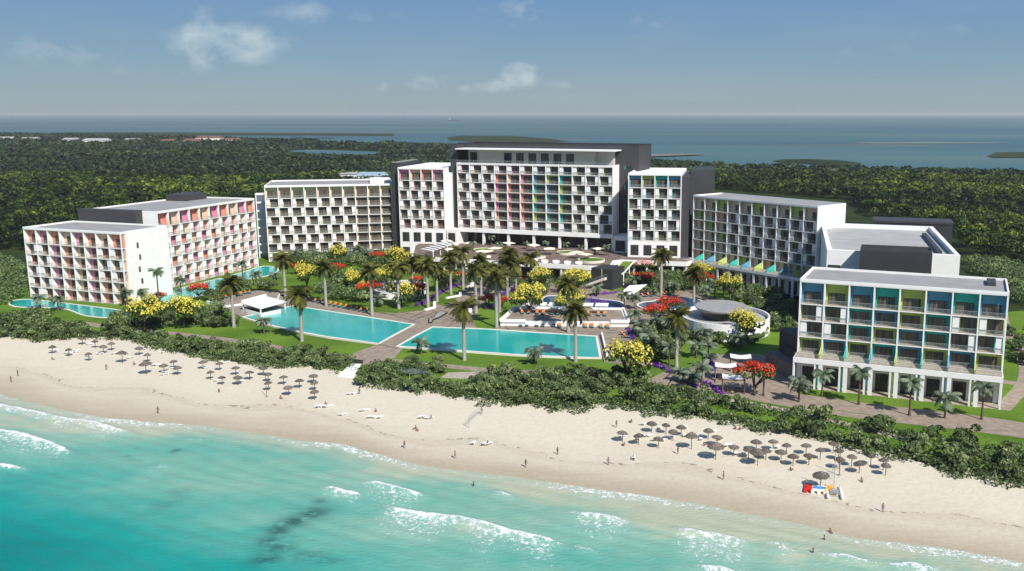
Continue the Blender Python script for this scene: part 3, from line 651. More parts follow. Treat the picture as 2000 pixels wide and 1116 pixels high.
def wing(name, label, A, B, depth, zb, rows, ncol, style, rec=2.2, win=(.14, .86), frame='white', roofc='grey', wallz=0.0, right_open=False, left_open=False, winh=2.35, scr=.27, wallmat='white', wsc=1.0, group='hotel blocks round the pool garden', lab_parts=True):
    """rows: storey heights from the top down; style(c, r) -> (colour, 'L'|'R'|None screen side)"""
    W = math.dist(A, B); rz = math.atan2(B[1] - A[1], B[0] - A[0])
    t = thing(name, label, 'hotel', (A[0], A[1], 0), rz, group)
    w = W / ncol; zt = zb + sum(rows); f = MB(); th = .15
    lv = [zt]
    for h in rows: lv.append(lv[-1] - h)
    for i in range(ncol + 1):
        x = i * w
        if (i == ncol and right_open) or (i == 0 and left_open):
            f.box(x - th, x + th, 0, .3, zb, zt - .55)
        else: f.box(x - th, x + th, 0, rec, zb, zt - .55)
    for j, z in enumerate(lv):
        if j == 0: continue
        for i in range(ncol): f.box(i * w + th, (i + 1) * w - th, .02, rec, z - .20, z)
    f.box(-th, W + th, -.05, rec + .0, zt - .55, zt - .35)
    f.build('frame', M[frame], t)
    b = MB(); b.box(-th, W + th, rec, depth, wallz, zt - .35)
    if wallz < zb - .3: b.box(-th, W + th, 0.0, rec, wallz, zb - .26)
    b.build('wall', M[wallmat], t)
    r = MB(); r.box(.25, W - .25, .35, depth - .3, zt - .35, zt - .25); ro = r.build('roof', M[roofc], t)
    p = MB(); p.box(-th, W + th, -.08, .3, zt - .35, zt + .25); p.box(-th, W + th, depth - .3, depth, zt - .35, zt + .25)
    p.box(-th, .2, .3, depth - .3, zt - .35, zt + .25); p.box(W - .2, W + th, .3, depth - .3, zt - .35, zt + .25)
    p.build('parapet', M['white'], ro)
    for r_, h in enumerate(rows):
        z = lv[r_ + 1]
        for c in range(ncol):
            st = style(c, r_)
            if st is None: continue
            col, sc = st[0], st[1]; side = st[2] if len(st) > 2 else None
            bo = link('balcony', balc_mesh(w, h, rec, col, True, side), t, (c * w, 0, z))
            x0, x1 = win
            if sc == 'L': x0 = scr + .10; x1 = x0 + (.83 - scr) * wsc
            if sc == 'R': x0, x1 = .07, .07 + (.83 - scr) * wsc
            link('window', win_mesh((x1 - x0) * w, min(winh + (.55 if sc else 0), h - .45)), bo, (x0 * w, rec - .22, .03))
            link('railing', rail_mesh(w - 2 * th), bo, (th, .12, 0))
            if sc: link('privacy_screen', screen_mesh(scr * w - .1, h - .28), bo, ((th + .15) if sc == 'L' else w - th - .15 - (scr * w - .1), .28, .01))
    return t, W, zt
def local_box(mb, *a): mb.box(*a)
# farthest left, beside the curved pool
C1 = ['coral', 'pink', 'coral', 'peach', 'pink', 'coral', 'peach', 'coral']
def s1(c, r):
    pal = ['coral', 'pink', 'peach', 'coral', 'pink', 'tan']
    if r == 0: return (C1[c], None, 'R')
    col = pal[(c * 2 + r * 3) % 6]
    if c <= 1: return (col, 'LR'[(r + c) % 2] if c == 0 else 'LR'[(r + 1) % 2])
    if c >= 6 and r in (1, 3, 5)[:2] + (2,): return (col, 'L' if r != 2 else 'R')
    return (col, None, 'R')
b1, W1, Z1 = wing('hotel_block', 'six-storey block with coral, pink and peach balconies at far left beside the curved pool', (-185.5, 300.5), (-147.0, 287.0), 19.5, 0.0, [5.0, 3.64, 3.64, 3.64, 3.64, 3.64], 8, s1, win=(.30, .62), right_open=True, winh=2.6, wsc=.6, rec=1.8)
m = win_mesh(.75, 1.7, 0)
for k in range(5):
    o = link('window', m, b1, (W1 + .25, 6.0 + (k % 2) * .6, 2.0 + k * 3.9)); o.rotation_euler.z = math.pi / 2
# second block, running back
def s2(c, r):
    pal = ['coral', 'peach', 'pink']
    if r == 0: return (pal[c % 3] if c else 'coral', None, 'R')
    col = pal[(c + r * 2) % 3]
    if r % 2: return (col, 'L')
    return (col, 'R')
b2, W2, Z2 = wing('hotel_block', 'seven-storey block with pink and orange balconies running back from the far left block', (-147.0, 313.0), (-132.0, 363.5), 30, 0.0, [5.0] + [3.66] * 6, 10, s2, win=(.2, .58), scr=.3, wsc=.62, rec=1.8)
d = MB(); d.box(-3.4, -.2, 6, 30.2, 12, Z2 + .6); d.build('stair_tower', M['darks'], b2)
d = MB(); d.box(38, 50, 20, 29, Z2 - .25, Z2 + 2.2); d.build('plant_room', M['darks'], b2)
# white walkway block in the gap
a = G(489, 378, 27); gx = thing('corridor_block', 'white open corridor block in the gap behind the two left wings', 'building', (-139, 384, 0), .25)
d = MB()
for k in range(8): d.box(0, 14, 0, 4, 2.6 + k * 3.5 - .5, 2.6 + k * 3.5)
d.box(0, 14, 4, 6, 0, 27); d.build('frame', M['white'], gx)
for x in (.2, 4.6, 9.2, 13.4): d = MB(); d.box(x, x + .35, -.4, -.02, 0, 27); d.build('column', M['white'], gx)
# third block, facing the garden
def s3(c, r):
    pal = ['olive', 'tan', 'olive', 'olive', 'tan', 'olive', 'olive', 'tan', 'olive', 'olive']
    if r == 0: return (pal[c], None, 'L')
    col = ['olive', 'tan', 'sandp'][(c + r) % 3]
    if c >= 7: return (col, None)
    return (col, 'L' if r % 2 else 'R')
b3, W3, Z3 = wing('hotel_block', 'eight-storey block with pale yellow and tan top balconies left of the charcoal stair wall', (-131.6, 375.0), (-82.3, 387.0), 31, 0.0, [5.0] + [3.71] * 7, 10, s3, rec=1.6, winh=2.9)
d = MB(); d.box(W3 - 9, W3 - .3, 6, 27, Z3 - .25, Z3 + 1.1); d.build('plant_room', M['white'], b3)
# charcoal stair wall between third block and the left tower
tw = thing('stair_tower', 'tall charcoal stair wall between yellow block and pink-topped tower', 'building', (-82.1, 384.5, 0), math.atan2(-3, 19.2))
d = MB(); d.box(0, 3.2, .2, 26, 0, 40.0); d.build('wall', M['dark'], tw)
d = MB(); d.box(.3, 2.9, .5, 25.6, 40.0, 40.15); d.build('roof', M['grey'], tw)
# towers either side of the middle
def tower(label, A, B, depth, cols, pal, zt=38.0, zb=13.2):
    W = math.dist(A, B); hs = [5.0] + [(zt - zb - 5.0) / 5] * 5
    def st(c, r):
        if r == 0: return (pal[c], None, 'L')
        return (pal[(c + r * 3) % len(pal)], 'L' if r % 2 else 'R')
    t, W, Z = wing('hotel_tower', label, A, B, depth, zb, hs, cols, st, group=None, roofc='white', rec=1.6, winh=2.9)
    for (z0, h) in ((7.6, 3.9), (1.4, 3.9)):
        for c in range(cols):
            w = W / cols; o = link('window', win_mesh(w * .62, h, 2, 'glassd'), t, (c * w + w * .19, -.05, z0))
    return t, W
t4, W4 = tower('white tower with four pink, peach and coral top balconies left of the tall centre block', (-78.5, 381.5), (-59.3, 378.0), 38, 4, ['pink', 'peach', 'coral', 'pink'])
d = MB(); d.box(W4 + .2, W4 + 2.2, 3, 36, 0, 36); d.build('side_wing', M['white'], t4)
t6, W6 = tower('white tower with four blue, lime and teal top balconies right of the tall centre block', (14.8, 343.5), (34.0, 340.5), 36, 4, ['blue', 'lime', 'teal', 'blue'])
d = MB(); d.box(W6 + .2, W6 + 3.0, 1.2, 36, 0, 37.2); d.box(W6 + 3.0, W6 + 11.5, 13, 36, 0, 39); d.build('stair_tower', M['darks'], t6)
# tall centre block
A5, B5 = (-54.0, 380.0), (9.2, 358.0); W5 = math.dist(A5, B5); rz5 = math.atan2(B5[1] - A5[1], B5[0] - A5[0])
WARM = {2: ['pink', 'coral', 'coral'], 1: ['coral', 'peach', 'pink'], 3: ['tan', 'pink', 'coral'], 4: ['pink', 'coral', 'coral'], 5: ['tan', 'pink', 'coral']}
COOL = {1: ['blue', 'lime', 'teal'], 2: ['teal', 'blue', 'lime'], 3: ['lime', 'teal', 'teal'], 4: ['teal', 'blue', 'lime'], 5: ['lime', 'teal', 'teal']}
def s5(c, r):
    warm = ['pink', 'coral', 'peach', 'coral', 'pink', 'coral']; cool = ['blue', 'teal', 'blue', 'lime', 'teal', 'lime']
    if r in (0, 6): return ((warm + cool)[c], 'L')
    if 3 <= c <= 5: return (WARM[r][c - 3], None, 'L')
    if 6 <= c <= 8: return (COOL[r][c - 6], None, 'L')
    return ((warm + cool)[(c + r) % 12 if c < 3 else c], 'L' if r % 2 == 0 else 'R')
b5, _, Z5 = wing('hotel_block', 'tallest centre block with red-to-teal chequered balconies and a charcoal rear mass', A5, B5, 20, 13.6, [3.77] * 7, 12, s5, win=(.20, .95), wallz=13.4, winh=2.9, rec=1.6)
d = MB(); d.box(-.4, W5 + .4, -.3, 8.0, 11.9, 13.34); d.build('beam', M['white'], b5)          # white band over the lobby
for i in range(7):
    x = i * W5 / 6; d = MB(); d.box(x - .45, x + .45, .2, 1.3, 6.9, 11.9); d.build('column', M['white'], b5)
d = MB(); d.box(0, W5, 7.2, 7.4, 6.9, 11.9); lob = d.build('lobby_wall', M['dark'], b5)
for i in range(12): link('window', win_mesh(W5 / 12 * .82, 4.2, 2, 'glassd'), lob, (i * W5 / 12 + .4, 7.08, 7.0))
d = MB(); d.box(-3.8, W5 + 8.2, 8.0, 26, 6.9, 47.3); d.box(-3.8, -.5, 1.6, 8.0, 13.4, 47.3)
dk = d.build('rear_block', M['darks'], b5)
d = MB(); d.box(1, W5 - 4, 12, 13.2, 47.3, 47.5); d.box(W5 - 2, W5 + 6, 14, 15, 47.3, 47.5); d.box(1, 9, 16, 17, 47.3, 47.5); d.build('skylight', M['roofl'], dk)
d = MB(); d.box(-3.8, W5 + 8.2, 8.0, 8.3, 47.3, 47.9); d.box(-3.8, W5 + 8.2, 25.7, 26, 47.3, 47.9); d.box(-3.8, -3.5, 8.3, 25.7, 47.3, 47.9); d.box(W5 + 7.9, W5 + 8.2, 8.3, 25.7, 47.3, 47.9); d.build('parapet', M['dark'], dk)
for k in range(7):
    z = Z5 - 1.6 - k * 3.77; 
    for x, col in ((W5 + 2.4, ['teal', 'lime', 'teal', 'lime', 'teal', 'teal', 'lime'][k]), (-3.0, 'coral')):
        o = link('window', win_mesh(2.9 if x > 0 else 1.6, 1.35, 0, 'glassd'), dk, (x, 7.93, z)); q = MB(); xx = 1.3 if k % 2 else 0.05
        q.box(x + xx, x + xx + .3, 7.86, 7.93, z, z + 1.35); q.build('coloured_fin', M[col], dk)
# roof terrace storey with canopy
d = MB(); d.box(8.0, W5 - 8.5, 3.8, 7.9, Z5 - .2, 45.6); d.box(2.0, 7.9, 6.5, 7.9, Z5 - .2, 45.6); d.box(W5 - 8.4, W5 - 1.5, 6.0, 7.9, Z5 - .2, 45.6); ph = d.build('penthouse_wall', M['beige'], b5)
for i, x in enumerate((3.0, 19.5, 24.8, 30.2, 35.6, 41.0, 46.4)):
    link('window', win_mesh(3.3 if i else 3.0, 4.2, 1, 'glass' if i > 1 else 'glassd'), ph, (x, 3.7 if i else 6.4, Z5 + .1))
d = MB(); d.box(-.2, W5 + 1.0, -1.0, 8.0, 45.6, 46.05); d.build('canopy', M['white'], b5)
for i in range(12): link('railing', rail_mesh(W5 / 12), b5, (i * W5 / 12, .1, Z5 + .25))
# low white ends beside the lobby
for nm, (p, q, D_) in {'right': ((9.6, 355.0), (14.2, 352.6), 12), 'left': ((-58.6, 378.0), (-54.6, 377.0), 14)}.items():
    W = math.dist(p, q) + .3; e = thing('side_pavilion', 'white wall block with one big window %s of the lobby colonnade' % nm, 'building', (*p, 0), rz5)
    d = MB(); d.box(0, W, 0, D_, 0, 13.2); d.build('wall', M['white'], e); link('window', win_mesh(W * .72, 4.2, 2, 'glassd'), e, (W * .14, -.06, 7.4))
# right wing with green and cream balconies
def s6(c, r):
    pal = ['sandp', 'sandp', 'lime', 'sandp', 'sandp', 'lime', 'sandp', 'sandp', 'lime', 'sandp']
    if r == 0: return (pal[c], None, 'L')
    col = ['sandp', 'lime', 'tan'][(c * 2 + r) % 3] if (c + r) % 2 else 'sandp'
    if c < 3 or r == 5: return (col, None, 'L')
    return (col, 'R' if r % 2 else 'L')
b6, W6b, Z6 = wing('hotel_block', 'long right wing with lime and cream balconies above coloured terrace dividers', (38.6, 340.0), (74.2, 298.3), 15.5, 6.95, [4.9] + [3.68] * 5, 10, s6, win=(.42, .90), frame='white', wallz=0, rec=1.9, winh=2.8)
DIV = ['teal', 'blue', 'lime', 'teal', 'blue', 'lime', 'teal', 'blue', 'lime']
def divider(w, h0, h1, ln):
    m = MB(); k = len(m.v); t = .12
    P = [(0, h0), (-ln * .35, h1), (-ln, h1 * .55), (-ln, 0), (0, 0)]
    a = [(-t, y, z) for y, z in P]; b = [(t, y, z) for y, z in P]
    m.face(a); m.face(b[::-1])
    for i in range(5): j = (i + 1) % 5; m.face([a[i], b[i], b[j], a[j]])
    return m
d = MB(); d.box(-.3, W6b + .3, -4.6, 0, 6.0, 6.9); d.box(-.1, W6b + .1, -.45, -.05, 0, 6.0)
d.build('terrace_slab', M['white'], b6)
d = MB(); d.box(0, W6b, -4.3, -.2, 6.905, 6.93); d.build('terrace_floor', M['tile'], b6)
for i in range(10):
    w = W6b / 10; x = i * w; q = MB(); q.box(x - .4, x + .35, -4.5, -3.9, 0, 6.0); q.build('column', M['white'], b6)
    link('window', win_mesh(w * .62, 4.3, 2, 'glassd'), b6, (x + w * .2, -.56, .2)); link('railing', rail_mesh(w - .2), b6, (x + .1, -4.5, 6.93))
    if i: dv = divider(.2, 2.4, 2.0, 4.3); dv.build('terrace_divider', M[DIV[i - 1]], b6, (x, 0, 6.9))
# front right block with blue, green and teal balconies over a white arcade
K7 = {0: 'blue lime blue teal lime blue teal blue', 1: 'lime teal teal blue lime teal lime lime', 2: 'blue teal teal lime blue teal blue teal', 3: 'lime blue lime teal blue lime blue lime'}
def s7(c, r):
    col = K7[r].split()[c]; sc = None
    if r == 1: sc = 'R' if c < 2 else ('L' if c > 5 else None)
    if r == 2: sc = 'L' if c < 2 else ('R' if c > 5 else None)
    return (col, sc, 'B' if sc is None else None)
A7, B7 = (45.5, 197.9), (84.6, 181.8); ang = math.atan2(B7[1] - A7[1], B7[0] - A7[0]); nx, ny = -math.sin(ang), math.cos(ang)
b7, W7, Z7 = wing('hotel_block', 'front right block with blue, lime and teal balconies over a white arcade', (A7[0] + nx * 4.6, A7[1] + ny * 4.6), (B7[0] + nx * 4.6, B7[1] + ny * 4.6), 17.5, 6.95, [5.4, 3.75, 3.75, 3.75], 8, s7, win=(.12, .80), rec=2.0, wallz=0, winh=2.5, frame='white', right_open=True)
d = MB(); d.box(-.2, W7 + .2, -4.6, 0, 5.75, 6.9); d.build('terrace_slab', M['white'], b7)
d = MB(); d.box(0, W7, -4.2, -.02, 6.905, 6.93); d.build('terrace_floor', M['tile'], b7)
d = MB(); d.box(.1, W7 - .1, -4.4, 0, .0, .07); d.build('arcade_floor', M['tile'], b7)
AC = ['teal', 'teal', 'blue', 'lime', 'teal', 'blue', 'lime']
d = MB(); d.box(0, W7, -.35, -.02, 0, 5.75); aw = d.build('arcade_wall', M['white'], b7)
for i in range(8):
    w = W7 / 8; x = i * w
    link('window', win_mesh(w * .5, 3.9, 1, 'glassd'), aw, (x + w * .24, -.47, .1)); link('railing', rail_mesh(w - .2), b7, (x + .1, -4.5, 6.93))
    q = MB(); q.box(x - .2, x + .15, -4.55, -3.6, 0, 5.75) if i == 0 else q.box(x - .85, x - .5, -4.55, -3.9, 0, 5.75)
    if i: q.box(x + .1, x + .95, -4.55, -4.0, 0, 5.75)
    q.build('column', M['white'], b7)
    if i:
        q = MB(); q.box(x - .45, x - .15, -4.0, -3.7, 0, 5.75); q.build('coloured_fin', M[AC[i - 1]], b7)
        divider(.2, 2.5, 1.6, 4.3).build('terrace_divider', M[['lime', 'teal', 'blue', 'lime', 'teal', 'blue', 'lime'][i - 1]], b7, (x, 0, 6.92))
q = MB(); q.box(W7 - .25, W7 + .15, -4.55, -4.1, 0, 5.75); q.box(W7 - .25, W7 + .15, -1.2, -.4, 0, 5.75); q.build('column', M['white'], b7)
d = MB(); d.box(W7 - 4, W7 - 2.2, 9, 15, Z7 - .25, Z7 + .5); d.build('roof_hatch', M['darks'], b7)
# big white hall behind it with a dark box
P8 = [(64.0, 245.0), (95.8, 235.0), (111.5, 297.0), (78.0, 308.0)]
h8 = thing('hotel_hall', 'big flat-roofed white hall with wide parapets and a charcoal box behind front right block', 'building', (0, 0, 0))
d = MB(); d.prism(P8, 0, 22.6); d.build('wall', M['white'], h8)
cx8 = sum(p[0] for p in P8) / 4; cy8 = sum(p[1] for p in P8) / 4
ins = [(cx8 + (x - cx8) * .93, cy8 + (y - cy8) * .95) for x, y in P8]
d = MB(); d.prism(ins, 22.6, 22.7); r8 = d.build('roof', M['roofl'], h8)
d = MB(); pc = P8 + [P8[0]]
for i in range(4):
    (ax, ay), (bx_, by) = P8[i], P8[(i + 1) % 4]; a2, b2_ = ins[i], ins[(i + 1) % 4]
    d.prism([(ax, ay), (bx_, by), b2_, a2], 22.6, 24.0)
d.build('parapet', M['white'], r8)
d = MB(); u = Vector((ins[2][0] - ins[1][0], ins[2][1] - ins[1][1])).normalized(); v_ = Vector((-u.y, u.x)); s0 = Vector(ins[1]) + u * 8 + v_ * 2.2
d.prism([tuple(s0), tuple(s0 + u * 40), tuple(s0 + u * 40 + v_ * 1.2), tuple(s0 + v_ * 1.2)], 22.7, 23.6); d.build('roof_slot', M['darks'], r8)
f = Vector((P8[1][0] - P8[0][0], P8[1][1] - P8[0][1])); fl = f.length; f.normalize(); bkv = Vector((-f.y, f.x))
def F8(a, b): q = Vector(P8[0]) + f * a + bkv * b; return (q.x, q.y)
d = MB(); d.prism([F8(8.6, -7), F8(26.2, -7), F8(26.2, -.05), F8(8.6, -.05)], 0, 25.2); db = d.build('stair_tower', M['dark'], h8)
d = MB(); d.strip([F8(8.8, -6.8), F8(26.0, -6.8), F8(26.0, -.3), F8(8.8, -.3)], .4, 25.2, 25.9, closed=True); d.build('parapet', M['darks'], db)
q = link('window', win_mesh(3.2, 13, 1, 'glassd'), h8, (*F8(-.9 + 1.3, -.12), 7)); q.rotation_euler.z = math.atan2(f.y, f.x)
sidev = Vector((P8[3][0] - P8[0][0], P8[3][1] - P8[0][1])).normalized()
# dark rooftop box behind, and the low charcoal pool-side block
rb = thing('plant_block', 'low charcoal rooftop block behind the white hall', 'building', (100, 322, 0), -.3)
d = MB(); d.box(0, 26, 0, 12, 0, 22.5); d.build('wall', M['dark'], rb); d = MB(); d.box(-.2, 26.2, -.2, 12.2, 22.5, 23.2); d.build('roof', M['darks'], rb)
a = G(1497, 714); b = G(1549, 744)
lb = thing('charcoal_block', 'charcoal block with a ramp wall against the left end of the arcade block', 'building', (*a, 0), math.atan2(b[1] - a[1], b[0] - a[0])); w = math.dist(a, b)
d = MB(); d.box(.3, w, 3, 16, 0, 9.0); d.build('wall', M['dark'], lb); d = MB(); d.box(0, w, -.3, 3, 0, 3.6); bw = d.build('low_wall', pmat('timber_wall', (.16, .13, .11), .8, .15, 2), lb)
d = MB(); d.box(w * .25, w, 2.4, 2.95, 3.6, 5.8); d.build('ramp_wall', M['darks'], lb)
# ------------------------------------------------------------ raised terrace in front of the centre
ZT = 6.85
tp = [(-71, 372), (-67, 346), (-45.5, 337.5), (-20, 329.5), (.4, 322.3), (7.5, 321.5), (9, 334), (12, 336), (35.5, 331.0), (39.0, 336.0), (37, 345), (12, 358), (-54, 386), (-70, 384)]
tt_ = thing('terrace', 'raised brown-paved terrace with white edge in front of the tall centre block', 'terrace')
mdk = pmat('terrace_paving', (.17, .125, .105), .85, .25, .8, detail=8)
d = MB(); d.prism(tp, ZT - .25, ZT); d.build('deck', mdk, tt_)
front = tp[:11]
d = MB(); d.strip(front, .6, ZT - 1.5, ZT + .12); d.build('edge_beam', M['white'], tt_)
d = MB(); d.prism([(x, y + 2.2) for x, y in tp[1:10]] + [(36, 338), (0, 370), (-68, 374)], 0, ZT - .3); gw = d.build('ground_floor_wall', M['cream'], tt_)
for i in range(1, 9):
    (ax, ay), (bx_, by) = tp[i], tp[i + 1]; Ls = math.hypot(bx_ - ax, by - ay)
    if Ls < 5: continue
    n = max(1, int(Ls / 4.6)); 
    for k in range(n):
        s = (k + .12) / n; X = ax + (bx_ - ax) * s; Y = ay + (by - ay) * s; a_ = math.atan2(by - ay, bx_ - ax)
        o = link('window', win_mesh(Ls / n * .7, 4.4, 2, 'glassd'), gw, (X, Y + 2.05, .15)); o.rotation_euler.z = a_
        q = MB(); q.box(-.3, .3, -.3, .3, 0, ZT - 1.5); c_ = q.build('column', M['white'], tt_, (ax + (bx_ - ax) * k / n, ay + (by - ay) * k / n + .3, 0)); c_.rotation_euler.z = a_
# ------------------------------------------------------------ gardens, paths, pools
def R2(px, z, it=2): return smooth_poly(wpoly(px, z), it)
lawn_px = [(-60, 600), (-60, 520), (20, 515), (60, 560), (240, 560), (300, 540), (480, 500), (505, 470), (560, 480), (780, 495), (860, 520), (1150, 550), (1340, 545), (1540, 600), (1560, 690), (1700, 700), (1955, 690), (1960, 610),
           (2100, 600), (2300, 700), (2300, 960), (2000, 925), (1860, 905), (1700, 868), (1560, 836), (1440, 812), (1300, 796), (1180, 780), (1000, 780), (860, 754), (700, 730), (560, 708), (380, 686), (180, 645), (60, 645)]
flat('lawn', wpoly(lawn_px, .02), .02, M['lawn'])
flat('lawn', wpoly([(500, 430), (520, 425), (530, 520), (495, 525)], .02), .016, M['lawn'])
flat('road', wpoly([(495, 455), (530, 452), (530, 470), (495, 474)], .024), .024, pmat('asphalt', (.16, .15, .14), .9, .1))
mpath = pmat('path_paving', (.285, .225, .175), .9, .12, .6, detail=8)
mdeck = pmat('deck_paving', (.27, .215, .165), .85, .10, .35, detail=8)
def path(px, w, z=.035, it=2, mat=None):
    p = smooth_poly(wpoly(px, z), it, False); mb = MB(); P = [Vector(q) for q in p]
    Lp = []
    for i in range(len(P)):
        d = (P[min(i + 1, len(P) - 1)] - P[max(i - 1, 0)]).normalized(); q = Vector((-d.y, d.x)) * w / 2; Lp.append((P[i] + q, P[i] - q))
    for i in range(len(P) - 1):
        a, b = Lp[i]; c, d = Lp[i + 1]; mb.face([(b.x, b.y, z), (d.x, d.y, z), (c.x, c.y, z), (a.x, a.y, z)])
    return tag(mb.build('path', mat or mpath), kind='structure')
path([(-60, 650), (60, 640), (150, 628), (210, 640), (330, 650), (480, 668), (600, 690), (700, 700), (780, 706), (940, 722)], 3.2, .036)
path([(930, 722), (1080, 728), (1290, 745), (1400, 765), (1540, 790), (1660, 812), (1800, 826), (2000, 850), (2300, 900)], 3.0, .040)
path([(1280, 735), (1380, 752), (1470, 768), (1560, 780), (1700, 800), (1840, 815), (1960, 830), (2200, 870)], 7.5, .044)
path([(1956, 800), (2010, 745), (2000, 690), (1960, 640), (1955, 600)], 3.4, .048)
path([(1956, 745), (2060, 760), (2200, 780)], 3.2, .052)
path([(1290, 770), (1420, 780), (1560, 806), (1740, 850), (1790, 864)], 2.2, .056, mat=M['tile'])
flat('plaza', R2([(1330, 725), (1400, 690), (1500, 690), (1552, 730), (1560, 790), (1470, 775), (1370, 760)], .06), .06, mpath)
flat('plaza', wpoly([(690, 690), (745, 670), (790, 678), (770, 700), (740, 712), (690, 712)], .064), .064, mpath)
flat('sand_patch', wpoly([(875, 728), (935, 726), (1000, 735), (940, 742), (860, 738)], .068), .068, M['tile'])
ZD = .30
deck_px = [(473, 620), (440, 605), (425, 592), (500, 571), (560, 566), (600, 578), (650, 595), (725, 610), (770, 612), (830, 606), (860, 590), (880, 560), (880, 545), (1000, 548), (1160, 560), (1215, 575), (1250, 566), (1300, 562), (1350, 565), (1420, 590), (1430, 600),
           (1335, 618), (1250, 628), (1240, 660), (1250, 690), (1262, 715), (1180, 706), (1165, 657), (1050, 652), (845, 640), (776, 680), (738, 672), (812, 634), (700, 616), (572, 597)]
flat('pool_deck', wpoly(deck_px, ZD), ZD, mdeck, thick=.5)
# lawns inside the deck, round-ended
for px in ([(920, 655 - 12), (935, 600), (965, 575), (1010, 565), (1035, 585), (1000, 612), (975, 645)], [(860, 600), (850, 585), (885, 556), (908, 552), (905, 570), (885, 590)]):
    flat('lawn', R2(px, ZD + .03), ZD + .03, M['lawn'])
# dark lines set in the paving
mb = MB(); ln = pmat('dark_paving_line', (.035, .030, .028), .8, .1)
for (a, b) in [((640, 583), (812, 628)), ((700, 600), (1235, 668)), ((800, 622), (930, 560)), ((870, 640), (960, 600)), ((740, 612), (970, 635)), ((790, 632), (850, 610)), ((830, 600), (900, 630)), ((900, 560), (960, 562)), ((880, 632), (925, 597)), ((560, 600), (560, 575)), ((960, 640), (1240, 652)), ((1000, 662 - 12), (975, 628)), ((1165, 640), (1245, 655))]:
    pa, pb = G(*a, ZD), G(*b, ZD); mb.strip([pa, pb], .28, ZD + .002, ZD + .010)
tag(mb.build('paving_lines', ln), kind='structure')
mb = MB()
for (a, b) in [((1296, 742), (1312, 728)), ((1378, 728), (1412, 744)), ((1395, 748), (1402, 730)), ((1300, 760), (1312, 742))]: mb.strip([G(*a), G(*b)], .3, .06, .075)
tag(mb.build('paving_lines', ln), kind='structure')
coping = pmat('pool_coping', (.70, .66, .58), .8, .04, .5)
def pool(name, px, label, zw, mat, w=.7, top=.1, it=0, z0=0.0):
    P = wpoly(px, zw); P = smooth_poly(P, it) if it else P
    t = thing(name, label, 'pool')
    mb = MB(); mb.face([(x, y, zw) for x, y in (P if sum(P[i][0] * P[(i + 1) % len(P)][1] - P[(i + 1) % len(P)][0] * P[i][1] for i in range(len(P))) > 0 else P[::-1])])
    o = mb.build('water', mat, t)
    import bmesh
    bm = bmesh.new(); bm.from_mesh(o.data); bmesh.ops.triangulate(bm, faces=bm.faces[:]); bm.to_mesh(o.data); bm.free()
    mb = MB(); mb.strip(P, w, z0, zw + top, closed=True); mb.build('coping', coping, t)
    return t
pool('swimming_pool', [(474, 619.5), (520, 609), (572, 597.5), (640, 608), (720, 620), (809, 634), (775, 652), (740, 671.5), (690, 665), (640, 658.5), (588, 649), (536, 637.5), (505, 629)], 'left of the two large turquoise pools, pointed at its left end', ZD + .06, M['pool'])
pool('swimming_pool', [(845, 639), (950, 643), (1051, 650), (1165, 657), (1173, 699), (1120, 698), (1063, 696), (1000, 692.6), (909, 686), (850, 682), (776.5, 676.5), (810, 657)], 'right of the two large turquoise pools, in front of the sunbed platform', ZD + .06, M['pool'])
pool('lazy_pool', [(13, 593), (31, 585.5), (60, 584.5), (115, 591), (180, 599), (236, 606), (262, 612), (240, 622), (201, 621), (160, 616.5), (138, 606), (115, 602), (74, 601), (29, 600)], 'kidney-shaped turquoise pool along the front of the far left block', .12, M['pool'], .5, .08, 2)
pool('lazy_pool', [(326, 571), (345, 565), (380, 556), (430, 544), (479, 531), (510, 519), (541, 522), (545, 530), (525, 539), (471, 549), (432, 563), (410, 574), (380, 580), (345, 586), (315, 592), (300, 588)], 'long turquoise channel pool beside the second left block', .12, M['pool'], .5, .08, 1)
pool('plunge_pool', [(1056, 590), (1062, 579), (1085, 577), (1120, 580), (1180, 585), (1216, 590), (1222, 600), (1205, 606), (1140, 605), (1080, 602)], 'dark blue curved pool behind the sunbed platform', ZD + .25, M['poolb'], .6, .12, 2)
pool('plunge_pool', [(1242, 596), (1256, 590), (1275, 589), (1288, 584), (1320, 580.5), (1355, 583), (1377, 590), (1370, 598), (1338, 604), (1290, 605), (1255, 603)], 'dark blue cloud-shaped pool left of the round grey pavilion', ZD + .25, M['poolb'], .6, .12, 2)
# sunbed platform
zp = 1.7
fr = [G(979, 634, 0), G(1229, 639, 0)]
Pf = [G(977, 624, zp + .5), G(1004, 599, zp + .5), G(1218, 602, zp + .5), G(1228, 626, zp + .5)]
t = thing('sun_platform', 'white-walled raised sunbathing platform behind the right turquoise pool', 'platform')
d = MB(); d.prism(Pf, 0, zp); d.build('base', M['white'], t)
inn = [G(987, 628, zp), G(1010, 607, zp), G(1212, 609, zp), G(1219, 629, zp)]
inn = [(Pf[i][0] * .955 + sum(p[0] for p in Pf) / 4 * .045, Pf[i][1] * .93 + sum(p[1] for p in Pf) / 4 * .07) for i in range(4)]
d = MB(); d.prism(inn, zp, zp + .05); d.build('deck', mdeck, t)
d = MB(); d.strip([Pf[0], Pf[1], Pf[2], Pf[3]], .6, zp - .1, zp + .55); d.build('wall', M['white'], t)
d = MB(); a, b = Vector(Pf[0]), Vector(Pf[3]); q = (b - a); d.strip([tuple(a), tuple(a + q * .2)], .7, zp - .3, zp + .5); d.build('low_wall', M['white'], t); d = MB(); d.strip([tuple(a + q * .86), tuple(b)], .7, zp - .3, zp + .6); d.build('low_wall', M['white'], t)
SHX = [1026, 1055, 1084.5, 1113, 1146, 1175.5]
